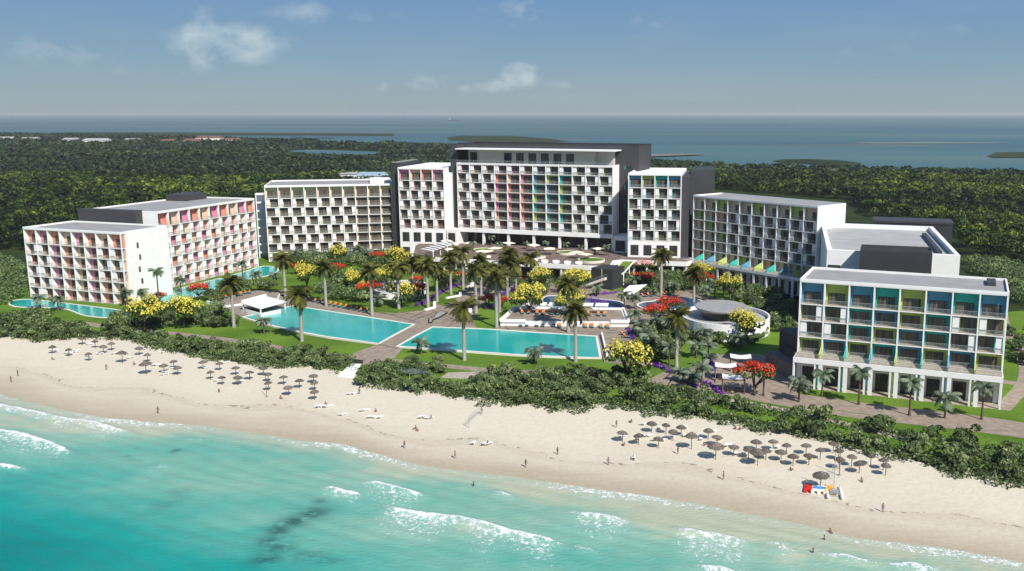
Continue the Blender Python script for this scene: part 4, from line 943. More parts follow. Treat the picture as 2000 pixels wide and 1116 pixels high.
for i, u in enumerate(SHX):
    x, y = G(u, 613 + i * .4, zp); t = thing('awning', 'white slanted sunshade over platform sunbeds, ' + nth(i, 6), 'sunshade', (x, y + .6, zp + .05), -.12, 'white sunshades along the platform')
    d = MB(); P = [(-1.9, -1.1, 2.55), (1.9, -1.1, 2.55), (1.9, 1.4, 2.95), (-1.9, 1.4, 2.95)]; Q = [(x_, y_, z_ + .12) for x_, y_, z_ in P]
    d.face(P[::-1]); d.face(Q)
    for k in range(4): j = (k + 1) % 4; d.face([P[k], P[j], Q[j], Q[k]])
    d.build('canopy', M['canvas'], t)
    d = MB(); d.tube([(-1.2, 1.2, 0), (-1.2, 1.2, 2.9)], .07, 6); d.build('pole', M['plast'], t); d = MB(); d.tube([(1.2, 1.2, 0), (1.2, 1.2, 2.9)], .07, 6); d.build('pole', M['plast'], t)
# left bar pavilion with white roof, and its raised deck
t = thing('pool_platform', 'raised brown deck with white edge at left end of the left pool', 'platform')
P = [G(403, 588, .9), G(500, 568, .9), G(548, 572, .9), G(543, 584, .9), G(441, 597, .9)]
d = MB(); d.prism(P, 0, .9); d.build('base', M['white'], t); d = MB(); c = (sum(p[0] for p in P) / 5, sum(p[1] for p in P) / 5); d.prism([(p[0] * .96 + c[0] * .04, p[1] * .96 + c[1] * .04) for p in P], .9, .94); d.build('deck', mdeck, t)
t = thing('bar_pavilion', 'white flat-roofed open bar pavilion at left end of the left pool', 'pavilion')
z = 2.7; P = [G(472, 592, z), G(520, 579, z), G(560, 589, z), G(508, 603, z)]
d = MB(); d.prism(P, z - .25, z); d.build('roof', M['white'], t)
d = MB(); d.strip([P[0], P[1]], .35, z, z + .8); d.build('roof_screen', M['white'], t)
for p in ((P[2][0] - .6, P[2][1]), (P[3][0], P[3][1] + .4), (P[0][0] + .5, P[0][1])):
    d = MB(); d.box(p[0] - .15, p[0] + .15, p[1] - .15, p[1] + .15, .3, z - .25); d.build('column', M['white'], t)
d = MB(); d.strip([G(483, 612, .3), G(510, 619, .3), G(548, 611, .3)], .5, .3, 1.35); d.build('counter', M['plast'], t)
d = MB(); d.strip([G(470, 612, .3), G(505, 603, .3), G(540, 606, .3)], .3, .3, 1.25); d.build('counter', M['grey'], t)
# white ring plaza in the garden
x, y = G(782, 572, 0); t = thing('ring_wall', 'round white ring wall among yellow and red trees left of the promenade', 'wall', (x, y, 0))
n = 40; pts = [(8.8 * math.cos(2 * math.pi * i / n), 11.5 * math.sin(2 * math.pi * i / n)) for i in range(n)]
d = MB(); d.strip(pts, .5, 0, 2.3, closed=True); d.build('wall', M['white'], t); d = MB(); d.prism([(a * .96, b * .96) for a, b in pts], 0, .3); d.build('paving', M['grey'], t)
# round pavilion
x, y = G(1416, 618, 4.0); t = thing('round_pavilion', 'round white-walled building with a grey disc roof right of the cloud-shaped pool', 'pavilion', (x, y, 0))
pts = [(12.2 * math.cos(2 * math.pi * i / 56), 13.5 * math.sin(2 * math.pi * i / 56)) for i in range(56)]
d = MB(); d.strip(pts, .45, 0, 4.6, closed=True); d.build('wall', M['white'], t)
d = MB(); d.prism([(a * .975, b * .975) for a, b in pts], 0, 3.5); d.build('roof', M['roofl'], t)
d = MB(); d.lathe([(0, 5.9), (6.6, 5.9), (7.3, 6.4), (7.35, 6.75), (7.2, 6.85), (0, 6.85)], 48, c=(-1.0, 1.0), sy=1.15); d.build('disc_roof', M['grey'], t)
d = MB(); d.lathe([(5.2, 3.5), (5.2, 5.9)], 32, c=(-1.0, 1.0)); d.build('drum', M['glassd'], t)
# sculpted grey planters on the promenade
for i, (px, lb_) in enumerate(([[(838, 632), (843, 632), (846, 626), (858, 622), (874, 612), (861, 610), (852, 614), (848, 621), (838, 625)], 'jagged grey planter with dark rim near the pool bridge'],
                               [[(936, 588), (943, 586), (950, 576), (957, 568), (951, 567), (944, 574), (936, 580)], 'narrow jagged grey planter farther up the promenade'],
                               [[(955, 574), (962, 566), (970, 556), (963, 556), (955, 565)], 'smallest grey planter near the terrace columns'])):
    t = thing('planter', lb_, 'planter'); P = wpoly(px, ZD); d = MB(); d.prism(P, ZD - .1, ZD + .35); d.build('basin', M['grey'], t); d = MB(); d.strip(P, .28, ZD - .1, ZD + .42, closed=True); d.build('rim', M['dark'], t)
# white angular benches
for i, (px, lb_) in enumerate(([[(830, 607), (849, 602), (849, 596)], 'white angular bench nearest the pool bridge'], [[(871, 584), (898, 579), (900, 577)], 'long white bench beside the purple flower border'], [[(914, 562), (925, 558)], 'short white bench at the top of the promenade'], [[(915, 616), (920, 610)], 'short white bench on the right edge of the promenade'])):
    t = thing('bench', lb_, 'bench', group='white garden benches'); P = wpoly(px, ZD); d = MB(); d.strip(P, .9, ZD, ZD + .5); d.build('seat', M['white'], t); d = MB(); a, b = Vector(P[-2]), Vector(P[-1]); d.strip([tuple(a * .4 + b * .6), tuple(b)], .9, ZD + .5, ZD + 1.2); d.build('end_block', M['white'], t)
# pool-end water wall and slide
a, b = G(1166, 655, ZD), G(1183, 698, ZD); t = thing('planter_wall', 'long thin white planter wall at the right end of the right pool', 'wall'); d = MB(); d.strip([(a[0] + 1.3, a[1]), (b[0] + .3, b[1])], .4, 0, 1.2); d.build('wall', M['white'], t)
t = thing('slide', 'white slide-like sloping canopy beside purple flowers right of the stair', 'slide'); d = MB()
z1, z0 = 4.6, .4; A_ = G(1262, 556, z1 - .6); B_ = G(1231, 553, z1); C_ = G(1206, 578, z0 + .3); D_ = G(1226, 584, z0)
Tt = [(A_[0], A_[1], z1 - .6), (B_[0], B_[1], z1 - .8), (C_[0], C_[1], z0 + .3), (D_[0], D_[1], z0)]; lo = [(a, b, c - .25) for a, b, c in Tt]
d.face(Tt); d.face(lo[::-1])
for k in range(4): j = (k + 1) % 4; d.face([lo[k], lo[j], Tt[j], Tt[k]])
d.build('surface', M['white'], t); d = MB(); d.tube([Tt[0], Tt[3]], .18, 6); d.tube([Tt[1], Tt[2]], .18, 6); d.build('edge', M['plast'], t)
# dark stair wall, stair and green sloping roof at the right end of the terrace
a, b = G(1149, 562, 0), G(1196, 567, 0); t = thing('stair_block', 'charcoal wall block with a white stair climbing across it to the terrace', 'staircase', (*a, 0), math.atan2(b[1] - a[1], b[0] - a[0])); w = math.dist(a, b)
d = MB(); d.box(1.2, w, 0, 9, 0, ZT + .3); d.build('wall', M['dark'], t)
q = MB(); q.box(w * .55, w * .55 + .3, -.08, 0, 2, ZT + .3); q.build('coloured_fin', M['lime'], t)
d = MB(); n = 18
for i in range(n): d.box(-3.0 + i * .62, -3.0 + (i + 1) * .62, -3.0, -1.4, max(0, i * .25 - .5), (i + 1) * .25)
d.build('stair', M['cream'], t)
d = MB()
for yy in (-3.0, -1.4):
    d.tube([(-3, yy, 1.2), (8.2, yy, 5.7)], .06, 5); d.tube([(-3, yy, .7), (8.2, yy, 5.2)], .03, 5)
    for i in range(0, n + 1, 3): d.tube([(-3 + i * .62, yy, i * .25), (-3 + i * .62, yy, i * .25 + 1.0)], .035, 5)
d.build('railing', M['rail'], t)
t = thing('ramp_roof', 'sloping white-edged roof planted with grass, right of the charcoal stair wall', 'roof')
zt1, zt0 = ZT + .2, 4.9; A_ = G(1216, 509, zt1); B_ = G(1240, 509, zt1); C_ = G(1218, 534, zt0); D_ = G(1196, 534, zt0)
T4 = [(A_[0], A_[1], zt1), (B_[0], B_[1], zt1), (C_[0], C_[1], zt0), (D_[0], D_[1], zt0)]
def slab(T4, th, up=0):
    m = MB(); T = [(a, b, c + up) for a, b, c in T4]; lo = [(a, b, c - th) for a, b, c in T]; m.face(T[::-1]); m.face(lo)
    for k in range(4): j = (k + 1) % 4; m.face([T[k], T[j], lo[j], lo[k]])
    return m
slab(T4, .5).build('slab', M['white'], t)
cx_ = [sum(p[i] for p in T4) / 4 for i in range(3)]; slab([tuple(p[i] * .84 + cx_[i] * .16 for i in range(3)) for p in T4], .1, .07).build('turf', M['lawn'], t)
d = MB(); d.tube([T4[1], T4[2]], .25, 4); d.tube([T4[0], T4[3]], .25, 4); d.build('edge', M['white'], t)
for p in (T4[2], ((T4[1][0] + T4[2][0]) / 2, (T4[1][1] + T4[2][1]) / 2, 6)): d = MB(); d.box(p[0] - .15, p[0] + .15, p[1] - .15, p[1] + .15, 0, p[2] - .4); d.build('column', M['white'], t)
q = MB(); q.box(T4[3][0] + .8, T4[2][0] - .3, T4[3][1] + .5, T4[0][1], 0, 4.3); q.build('wall', M['dark'], t)
# far village and blue-roofed sheds
def shed(x, y, w, d_, h, mat, roof, label, name='house', rz=0, z0=0):
    t = thing(name, label, 'house', (x, y, z0), rz); m = MB(); m.box(-w / 2, w / 2, -d_ / 2, d_ / 2, 0, h); m.build('wall', mat, t)
    m = MB(); a, b = w / 2 + .6, d_ / 2 + .6; r = h + d_ * .22
    m.face([(-a, -b, h), (a, -b, h), (a * .85, 0, r), (-a * .85, 0, r)]); m.face([(a, b, h), (-a, b, h), (-a * .85, 0, r), (a * .85, 0, r)]); m.face([(a, -b, h), (a, b, h), (a * .85, 0, r)]); m.face([(-a, b, h), (-a, -b, h), (-a * .85, 0, r)])
    m.build('roof', roof, t); return t
for i, (u, v, w, h, mt, rf, lb_) in enumerate([(410, 276.5, 84, 15, 'cream', 'tileroof', 'largest far building, long and red-roofed in the distant village'), (375, 279, 45, 9, 'beige', 'tileroof', 'small red-roofed building left of the long far one'), (455, 278, 45, 10, 'cream', 'tileroof', 'small red-roofed building right of the long far one'),
        (190, 279, 80, 10, 'white', 'roofl', 'long pale warehouse in the distant village at left'), (330, 279, 40, 8, 'beige', 'tileroof', 'brown-roofed house in middle of the distant village'), (140, 277, 50, 9, 'white', 'grey', 'grey-roofed house left of the pale warehouse'), (60, 275, 60, 8, 'white', 'grey', 'grey-roofed far house near the left edge'), (260, 277, 50, 7, 'white', 'grey', 'pale low house right of the pale warehouse'), (15, 274, 50, 8, 'cream', 'roofl', 'pale far house at the very left edge')]):
    x, y = G(u, v, 4); shed(x, y, w * .62, 18, h * .55 + 3, M[mt], M[rf], lb_)
mbr = pmat('blue_roof', (.26, .36, .42), .5, .05)
x, y = G(728, 349, 6); shed(x, y, 24, 14, 8.5, M['white'], mbr, 'shed with pale blue roof behind the yellow block'); x, y = G(690, 347, 6); shed(x, y, 8, 8, 9, M['white'], M['grey'], 'small grey-roofed shed left of the blue-roofed one'); x, y = G(672, 345, 6); shed(x, y, 6, 6, 8, M['beige'], M['grey'], 'tiny shed behind the yellow block')
x, y = G(888, 235.3, 0); t = thing('ship', 'tiny dark ship far out on the hazy lagoon', 'ship', (x, y, -1.6)); d = MB(); d.prism([(-60, -8), (50, -8), (62, 0), (50, 8), (-60, 8)], 0, 7); d.build('hull', M['dark'], t); d = MB(); d.box(-52, -38, -6, 6, 7, 15); d.build('bridge', M['beige'], t)
# ------------------------------------------------------------ plants
def frond_quads(n, length, droop, spread, leaf, nl=12, elr=(-.25, 1.1), seed=0, wid=.09, twist=.35):
    r = np.random.default_rng(seed); Q = []; T = []
    for i in range(n):
        az = 2 * math.pi * i / n * 1.0 + r.uniform(-.25, .25) + (i % 3) * .7; e = elr[0] + (elr[1] - elr[0]) * ((i * .618) % 1); Ln = length * r.uniform(.85, 1.1)
        h = np.array([math.cos(az), math.sin(az), 0]); side = np.array([-math.sin(az), math.cos(az), 0]); p = np.zeros(3); prev = None; el = e; ts = r.uniform(.25, .8)
        seg = nl; pts = []
        for k in range(seg + 1):
            pts.append(p.copy()); el -= droop / seg * (0.6 + 1.0 * k / seg); p = p + (h * math.cos(el) + np.array([0, 0, 1]) * math.sin(el)) * Ln / seg
        for k in range(1, seg + 1):
            a, b = pts[k - 1], pts[k]; f = k / seg; w = .05 * (1 - f) + .015
            Q.append([a + side * w, b + side * w, b - side * w, a - side * w]); T.append(ts * .8)
            lw = leaf * math.sin(min(1, f * 1.15 + .12) * math.pi) ** .6 * (1 if f < .95 else .6)
            dirf = (b - a) / (np.linalg.norm(b - a) + 1e-9)
            for s in (-1, 1):
                dn = side * s * .8 + dirf * .55 + np.array([0, 0, -twist - r.uniform(0, .4)]); dn /= np.linalg.norm(dn)
                t = b + dn * lw; Q.append([b - dirf * wid, b + dirf * wid, t + dirf * wid * .4, t - dirf * wid * .2]); T.append(ts + r.uniform(-.15, .15))
                mpt = (a + b) / 2; t = mpt + dn * lw * .97; Q.append([mpt - dirf * wid, mpt + dirf * wid, t + dirf * wid * .4, t - dirf * wid * .2]); T.append(ts + r.uniform(-.15, .15))
    return np.array(Q), np.clip(np.array(T), 0, 1)
def trunk_mesh(name, r0, r1, mat, bulge=0, green=0, lean=.0):
    m = MB(); n = 9; pts = []; rr = []
    for i in range(n + 1):
        f = i / n; pts.append((lean * f * f, 0, f)); rr.append(r0 + (r1 - r0) * f + bulge * math.sin(f * math.pi) * .5 + (.12 * (1 - f * 6) if f < .16 else 0))
    m.tube(pts, rr, 8); return m.mesh(name, [mat], True)
ROYAL = []
for s in range(3):
    Q, T = frond_quads(30, 4.3, 1.9, 1, 1.0, 12, (-.6, 1.35), s, .13); ROYAL.append(quads_mesh('crown', Q, [M['royal']], None, T))
Rtrunk = [trunk_mesh('trunk', .44, .36, M['trunkg'], .12)]
m = MB(); m.tube([(0, 0, -1.9), (0, 0, -1.2), (0, 0, 0)], [.36, .33, .16], 8); Rshaft = m.mesh('crownshaft', [pmat('crownshaft_green', (.06, .055, .02), .6)], True)
COCO = []
for s in range(4):
    Q, T = frond_quads(16, 3.0, 2.1, 1, .85, 10, (-.2, 1.2), 10 + s, .12, .55); COCO.append(quads_mesh('crown', Q, [M['coco']], None, T))
Ctrunk = [trunk_mesh('trunk', .22, .14, M['bark'], 0, lean=.0)]
def palm(kind, base, h, sc, label, group, i=0, z=0):
    R_ = kind == 'royal'; t = thing('royal_palm' if R_ else 'coconut_palm', label, 'palm tree', (base[0], base[1], z), random.uniform(0, 6.28), group)
    o = link('trunk', (Rtrunk if R_ else Ctrunk)[0], t); o.scale = (min(1.15, .55 + h / 30) if R_ else 1 * (.7 + h / 20), min(1.15, .55 + h / 30) if R_ else (.7 + h / 20), h - (.9 if R_ else 0))
    c = link('crown', (ROYAL if R_ else COCO)[i % (3 if R_ else 4)], t, (0, 0, h)); c.scale = (sc, sc, sc)
    if R_: s = link('crownshaft', Rshaft, t, (0, 0, h)); s.scale = (1, 1, 1)
    return t
ROY = [ # base px, base py, crown centre py, where it stands
 (590, 667, 572, 'on the lawn in front of the left turquoise pool'), (457, 640, 548, 'left of the bar pavilion, in front of the second left block'), (558, 584, 502, 'behind the bar pavilion near the yellow block corner'), (637, 600, 518, 'rising from the sunbed row behind the left pool'), (727, 618, 525, 'at the right end of the sunbed row behind the left pool'),
 (907, 704, 597, 'on the lawn in front of the right turquoise pool'), (1124, 707, 602, 'in front of the right pool, beside its right end'), (1110, 651, 550, 'between the right pool and the sun platform'), (970, 642, 540, 'at the left corner of the sun platform'), (1321, 718, 614, 'standing alone right of the big yellow tree near the cabanas'),
 (1355, 593, 528, 'beside the cloud-shaped pool, before the long right wing'), (1291, 582, 494, 'in front of the blue-topped tower'), (1037, 560, 500, 'before the terrace columns below the centre block')]
GR1 = [(779, 604, 518), (806, 588, 510), (836, 601, 512), (854, 592, 518), (881, 578, 500), (905, 567, 488), (826, 582, 506)]
GR2 = [(930, 614, 524), (952, 576, 520), (976, 612, 534), (991, 590, 507), (995, 572, 492), (940, 588, 505), (1008, 575, 512)]
k = 0
for (u, v, c, lb_) in ROY:
    x, y = G(u, v); h = ZH(c + 4, y); palm('royal', (x, y), h, 1.42, 'tall grey-trunked royal palm ' + lb_, 'tall royal palms in the pool garden', k); k += 1
for g_, where in ((GR1, 'beside the ring wall, left of the promenade'), (GR2, 'in the clump right of the promenade')):
    g_ = sorted(g_)
    for i, (u, v, c) in enumerate(g_):
        x, y = G(u, v); h = ZH(c + 4, y); palm('royal', (x, y), h, 1.38, 'royal palm %s, %s of seven' % (where, nth(i, 7)), 'royal palms either side of the promenade', k); k += 1
SM = {'on grass between curved pool and far left block': [(79, 603, 577), (114, 607, 580)], 'right of the far left block end wall': [(248, 600, 566), (278, 590, 564)],
 'on lawn along the channel pool': [(312, 605, 526), (354, 572, 543), (474, 546, 511), (501, 555, 532), (537, 560, 534)],
 'on lawn in front of the left turquoise pool': [(516, 653, 622)], 'on lawn in front of the right turquoise pool': [(823, 692, 664), (1044, 712, 684)],
 'in the shrubs before the yellow block': [(578, 515, 490), (590, 508, 486), (612, 512, 490), (640, 500, 478), (672, 508, 484), (690, 515, 492), (702, 506, 480), (720, 512, 488)],
 'in front of the round ring wall': [(741, 600, 578), (781, 603, 577)],
 'between stair wall and cloud-shaped pool': [(1165, 580, 559), (1219, 604, 571), (1241, 575, 541), (1240, 606, 596 - 20), (1290, 562, 545), (1316, 576, 553), (1192, 560, 540)],
 'in the thicket right of the sun platform': [(1240, 636, 608), (1258, 680, 644), (1268, 690, 655), (1250, 660, 630), (1282, 650, 622), (1300, 655, 625)],
 'in the garden behind the three cabanas': [(1307, 718, 672), (1375, 668, 643), (1383, 697, 668), (1443, 684, 656), (1395, 660, 640), (1360, 700, 670)],
 'along the foot of the long right wing': [(1379, 590, 562), (1396, 585, 548), (1412, 590, 556), (1418, 545, 530), (1493, 562, 546), (1470, 560, 548)],
 'around the three white cabanas': [(1370, 766, 712), (1353, 750, 732), (1491, 774, 718), (1330, 745, 722), (1385, 720, 692)],
 'in front of the arcade block': [(1560, 786, 744), (1605, 775, 727), (1677, 791, 722), (1776, 812, 742), (1845, 817, 772), (1917, 820, 752)]}
for where, L_ in SM.items():
    L_ = sorted(L_); n = len(L_)
    for i, (u, v, c) in enumerate(L_):
        x, y = G(u, v); h = max(2.2, ZH(c + 3, y)); sc = 1.2 + .03 * (i % 4) + (.22 if 'arcade' in where and i in (0, 4) else 0)
        palm('coco', (x, y), h, sc, 'small silvery palm ' + where + (', ' + nth(i, n) if n > 1 else ''), 'small silvery coconut palms', k); k += 1
TP = sorted([(880, 476, 457), (924, 488, 473), (960, 480, 461), (975, 488, 473), (1028, 487, 473), (1066, 492, 472), (1105, 490, 474), (1135, 496, 480), (1161, 497, 484), (1185, 500, 479)])
for i, (u, v, c) in enumerate(TP):
    x, y = G(u, v, ZT); palm('coco', (x, y), max(2, ZH(c + 2, y) - ZT), .8, 'small silvery palm on the raised terrace, ' + nth(i, len(TP)), 'palms on the raised terrace', k, ZT); k += 1
# bushes
def bush_mesh(seed, n=620, r=2.4, h=3.2, size=.40):
    r_ = np.random.default_rng(seed); K = 9; cs = np.stack([r_.normal(0, r * .42, K), r_.normal(0, r * .42, K), r_.uniform(h * .30, h * .72, K)], 1); rs = r_.uniform(r * .30, r * .52, K)
    ci = r_.integers(0, K, n); d = r_.normal(size=(n, 3)); d /= np.linalg.norm(d, axis=1)[:, None]; d[:, 2] = np.abs(d[:, 2]) * .9 - .25
    P = cs[ci] + d * rs[ci][:, None] * r_.uniform(.75, 1.08, (n, 1)); P[:, 2] = np.maximum(P[:, 2], .12)
    nr = d.copy(); nr[:, 2] += .45
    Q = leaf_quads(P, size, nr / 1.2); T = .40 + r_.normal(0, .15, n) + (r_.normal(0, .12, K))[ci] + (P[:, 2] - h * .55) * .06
    return quads_mesh('foliage', Q, [M['leaf']], None, np.clip(T, 0, 1))
BUSH = [bush_mesh(s) for s in range(6)]
m = MB()
for k_ in range(4): a = k_ * 1.6; m.tube([(0, 0, 0), (.5 * math.cos(a), .5 * math.sin(a), .8), (1.1 * math.cos(a), 1.1 * math.sin(a), 1.7)], [.12, .09, .05], 5)
BST = m.mesh('stem', [M['bark']])
BELT = [('sea-grape shrub in the dune thicket below the far left block', [(-40, 632), (20, 624), (90, 627), (150, 638), (175, 645), (160, 658), (80, 666), (-40, 657)], 4.2),
 ('shrub in the thicket beside the yellow-flowering trees at left', [(200, 645), (225, 632), (258, 614), (330, 600), (335, 640), (290, 645)], 4.0),
 ('shrub on the lawn bank left of the bar pavilion', [(338, 632), (380, 610), (425, 606), (470, 640), (400, 640)], 4.0),
 ('dune shrub in the belt between the left beach parasols and path', [(195, 652), (260, 650), (330, 664), (420, 675), (520, 680), (600, 690), (690, 700), (692, 722), (600, 716), (480, 711), (400, 697), (320, 685), (230, 660)], 4.0),
 ('dune shrub right of the beach entrance, before the sandy patch', [(700, 722), (730, 708), (860, 712), (872, 728), (800, 735), (700, 740)], 3.8), ('dune shrub on the beach edge right of the beach entrance', [(690, 738), (760, 742), (800, 752), (880, 758), (870, 772), (780, 764), (700, 755)], 4.0),
 ('dune shrub in the thick clump below the right pool', [(930, 735), (1000, 726), (1100, 728), (1180, 728), (1290, 752), (1290, 770), (1200, 762), (1190, 785), (1130, 797), (1050, 795), (950, 783), (880, 765), (930, 740)], 4.2),
 ('dune shrub in the upper belt before the arcade block', [(1180, 785), (1300, 768), (1420, 784), (1560, 808), (1700, 832), (1840, 856), (2010, 885), (2040, 912), (1900, 890), (1740, 862), (1560, 826), (1400, 798), (1250, 794)], 4.6),
 ('dune shrub in the lower belt above the right beach parasols', [(1180, 795), (1300, 802), (1420, 812), (1560, 840), (1720, 870), (1860, 885), (2030, 905), (2040, 950), (1990, 946), (1860, 926), (1800, 902), (1700, 878), (1560, 850), (1440, 826), (1300, 808)], 4.5),
 ('garden shrub in the thicket left of the three cabanas', [(1240, 640), (1300, 640), (1345, 650), (1340, 690), (1300, 720), (1262, 700)], 3.8), ('shrub at the foot of the round pavilion wall', [(1320, 640), (1380, 655), (1430, 668), (1490, 655), (1500, 668), (1420, 685), (1330, 668)], 3.4),
 ('shrub in the dark thicket between round pavilion and right wing', [(1400, 575), (1480, 570), (1545, 600), (1545, 655), (1505, 650), (1500, 610), (1440, 592)], 4.0),
 ('garden shrub between channel pool and left pool', [(395, 606 - 6), (420, 575), (490, 560), (540, 566), (500, 572), (440, 590)], 4.0), ('garden shrub behind the sunbed row of the left pool', [(615, 575), (650, 565), (720, 572), (720, 597), (660, 590)], 3.8),
 ('shrub in the bed before the yellow block', [(560, 505), (640, 500), (790, 505), (820, 530), (740, 525), (640, 520), (570, 520)], 4.4),
 ('shrub beside the terrace foot', [(830, 545), (880, 540), (1000, 552), (1140, 560), (1140, 566), (1000, 560), (860, 560)], 4.4), ('shrub under the blue-topped tower', [(1240, 565), (1340, 555), (1400, 560), (1390, 580), (1330, 572), (1260, 580)], 4.2)]
BELT += [('shrub left of the far left block', [(-60, 500), (0, 505), (42, 530), (48, 575), (0, 600), (-60, 600)], 5.0), ('shrub right of the arcade block', [(1880, 512), (1960, 515), (2030, 540), (2030, 600), (1975, 600), (1960, 575)], 5.0), ('shrub on the lawn right of the arcade block', [(1962, 640), (1990, 636), (1996, 712), (1965, 705)], 4.2)]
BELT += [('shrub on the lawn behind the left pool, near the middle red tree', [(650, 548), (720, 540), (748, 560), (700, 574), (645, 566)], 3.6), ('shrub in the bed between the cloud-shaped pool and blue-topped tower', [(1225, 550), (1300, 545), (1350, 550), (1340, 572), (1230, 570)], 3.6), ('shrub behind the dark blue pool under the yellow trees', [(1010, 566), (1065, 564), (1066, 578), (1012, 590)], 3.2)]
allb = []
for lb_, px, st in BELT:
    for p in jitter_grid(px, st): allb.append((math.hypot(*p), p[0], p[1], lb_, st))
allb.sort(); NB = 296
for i, (d_, x, y, lb_, st) in enumerate(allb[:NB]):
    s = random.uniform(.72, 1.2) * st / 4.2 * (.85 if 'dune' in lb_ else 1); t = thing('sea_grape' if 'dune' in lb_ else 'shrub', lb_, 'shrub', (x, y, -.05 if y > float(dune(x)) else sandz(x, y)), random.uniform(0, 6.28), lb_.replace('shrub', 'shrubs'))
    o = link('foliage', BUSH[i % 6], t); o.scale = (s, s, s * random.uniform(.85, 1.25)); q = link('stem', BST, t); q.scale = (s, s, s)
rest = allb[NB:]; print('bushes', len(allb))
if rest:
    P = np.array([(a[1], a[2]) for a in rest]); n = len(P); rad = rng.uniform(2.0, 3.2, n) * np.array([a[4] / 4.2 for a in rest]); Q, T = crowns('b', P, rad, rng.uniform(2.6, 4, n), 260, .42, 1, rng.normal(.42, .12, n), flatk=.6)
    tag(link('shrubbery', quads_mesh('shrubbery', Q, [M['leaf']], None, T)), 'low green shrubbery filling the beds farthest back', 'shrubbery', kind='stuff')
# low ground cover under the dune belts
P_ = []
for lb_, px, st in BELT[:9] + BELT[-3:]:
    q = jitter_grid(px, 1.5); P_.append(q)
xx = rng.uniform(-200, 110, 1500); yy = dune(xx) + rng.uniform(-.4, 5.5, 1500) + 1.3 * np.sin(xx * .35) + .9 * np.sin(xx * .9); gap = (xx > G(655, 735)[0]) & (xx < G(712, 735)[0]); P_.append(np.stack([xx, yy], 1)[~gap])
q = np.concatenate(P_); n = len(q); Q, T = crowns('g', q, rng.uniform(.7, 1.4, n), rng.uniform(.5, 1.2, n), 16, .36, 1, rng.normal(.40, .12, n), flatk=.6)
tag(link('ground_cover', quads_mesh('ground_cover', Q, [M['leaf']], None, T)), 'low creeping scrub covering the dunes', 'ground cover', kind='stuff')
# flowering trees
def flower_tree(seed, kind):
    """returns trunk, foliage and blossom meshes of a spreading tree about 6 m high"""
    r_ = np.random.default_rng(seed); red = kind == 'red'; K = 16
    a = r_.uniform(0, 6.28, K); rr = np.sqrt(r_.uniform(0, 1, K)) * (3.1 if red else 2.7)
    cz = (3.0 + r_.uniform(.3, 1.0, K) + .9 * (1 - rr / 3.1)) if red else (2.5 + r_.uniform(0, 2.6, K) * (1 - rr / 4.2)); cs = np.stack([np.cos(a) * rr, np.sin(a) * rr, cz], 1); rs = r_.uniform(.8, 1.25, K) * (1 if red else 1.1)
    m = MB(); m.tube([(0, 0, 0), (.05, .1, .8), (0, 0, 1.5)], [.28, .22, .2], 7)
    for j in range(7): c = cs[j]; m.tube([(0, 0, 1.3), tuple(c * .5 + np.array([0, 0, .55 if red else .8])), tuple(c * .92)], [.15, .1, .04], 5)
    tm = m.mesh('trunk', [M['bark']], True)
    def cloud(n, size, mat, up, zs, t0):
        ci = r_.integers(0, K, n); d = r_.normal(size=(n, 3)); d /= np.linalg.norm(d, axis=1)[:, None]
        if up: d[:, 2] = np.abs(d[:, 2])
        else: d[:, 2] = -np.abs(d[:, 2]) * .7 + .35
        P = cs[ci] + d * rs[ci][:, None] * np.array([1, 1, .8 if red else .9]) * r_.uniform(.8, 1.06 if up else .95, (n, 1)) + np.array([0, 0, zs]); nr = d.copy(); nr[:, 2] += .4
        Q = leaf_quads(P, size, nr / 1.2, aspect=1.3); return quads_mesh(mat, Q, [M[mat]], None, np.clip(t0 + r_.normal(0, .2, n), 0, 1))
    return tm, cloud(900 if not red else 620, .34, 'leafb', False, -.25, .4), cloud(850 if not red else 700, .24, 'yel' if not red else 'redf', True, .1, .5)
YT = [flower_tree(s, 'yellow') for s in range(3)]; RT = [flower_tree(20 + s, 'red') for s in range(3)]
def ftree(kind, u, v, rpx, label, i, z=0):
    """u,v: pixel of the crown's centre; rpx: crown radius in pixels"""
    hc = 4.0; rpx *= 1.12 if kind == 'yellow' else 1.18
    for _ in range(3):
        x, y = G(u, v, hc + z); s = rpx / 1800 * math.hypot(y, HCAM) / 3.5; hc = (4.3 if kind == 'yellow' else 3.6) * s
    T_ = YT if kind == 'yellow' else RT; t = thing('yellow_trumpet_tree' if kind == 'yellow' else 'flame_tree', label, 'tree', (x, y, z), random.uniform(0, 6.28), kind + '-flowering garden trees')
    for nm, me in zip(('trunk', 'foliage', 'blossom'), T_[i % 3]): o = link(nm, me, t); o.scale = (s, s, s * (1.25 if kind == 'yellow' else 1))
YEL = [(279, 600, 38, 'before the end wall of the far left block'), (357, 598, 32, 'right of the far left block, beside a red tree'), (598, 530, 30, 'on the lawn behind the left pool, largest there'), (657, 489, 20, 'against the yellow block facade'), (776, 498, 24, 'against the charcoal stair wall'), (692, 540, 24, 'on the lawn left of the ring wall'),
 (757, 536, 26, 'just behind the ring wall'), (783, 565, 26, 'inside the ring wall'), (712, 556, 15, 'small, between ring wall and lawn'), (1058, 536, 26, 'below the terrace daybeds, in the middle'), (1033, 576, 34, 'left end of the dark blue pool'), (1124, 540, 28, 'below the terrace, left of the charcoal stair wall'), (1116, 582, 32, 'beside the dark blue pool, behind white sunshades'),
 (1226, 693, 44, 'largest, right of the right turquoise pool'), (1372, 526, 26, 'left end of the long right wing'), (1427, 552, 28, 'before the middle of the long right wing'), (1455, 625, 32, 'against the round pavilion'), (872, 536, 22, 'behind the promenade palms'), (655, 497, 14, 'small, before the yellow block')]
for i, (u, v, r_, lb_) in enumerate(YEL): ftree('yellow', u, v, r_, 'yellow-flowering tree ' + lb_, i)
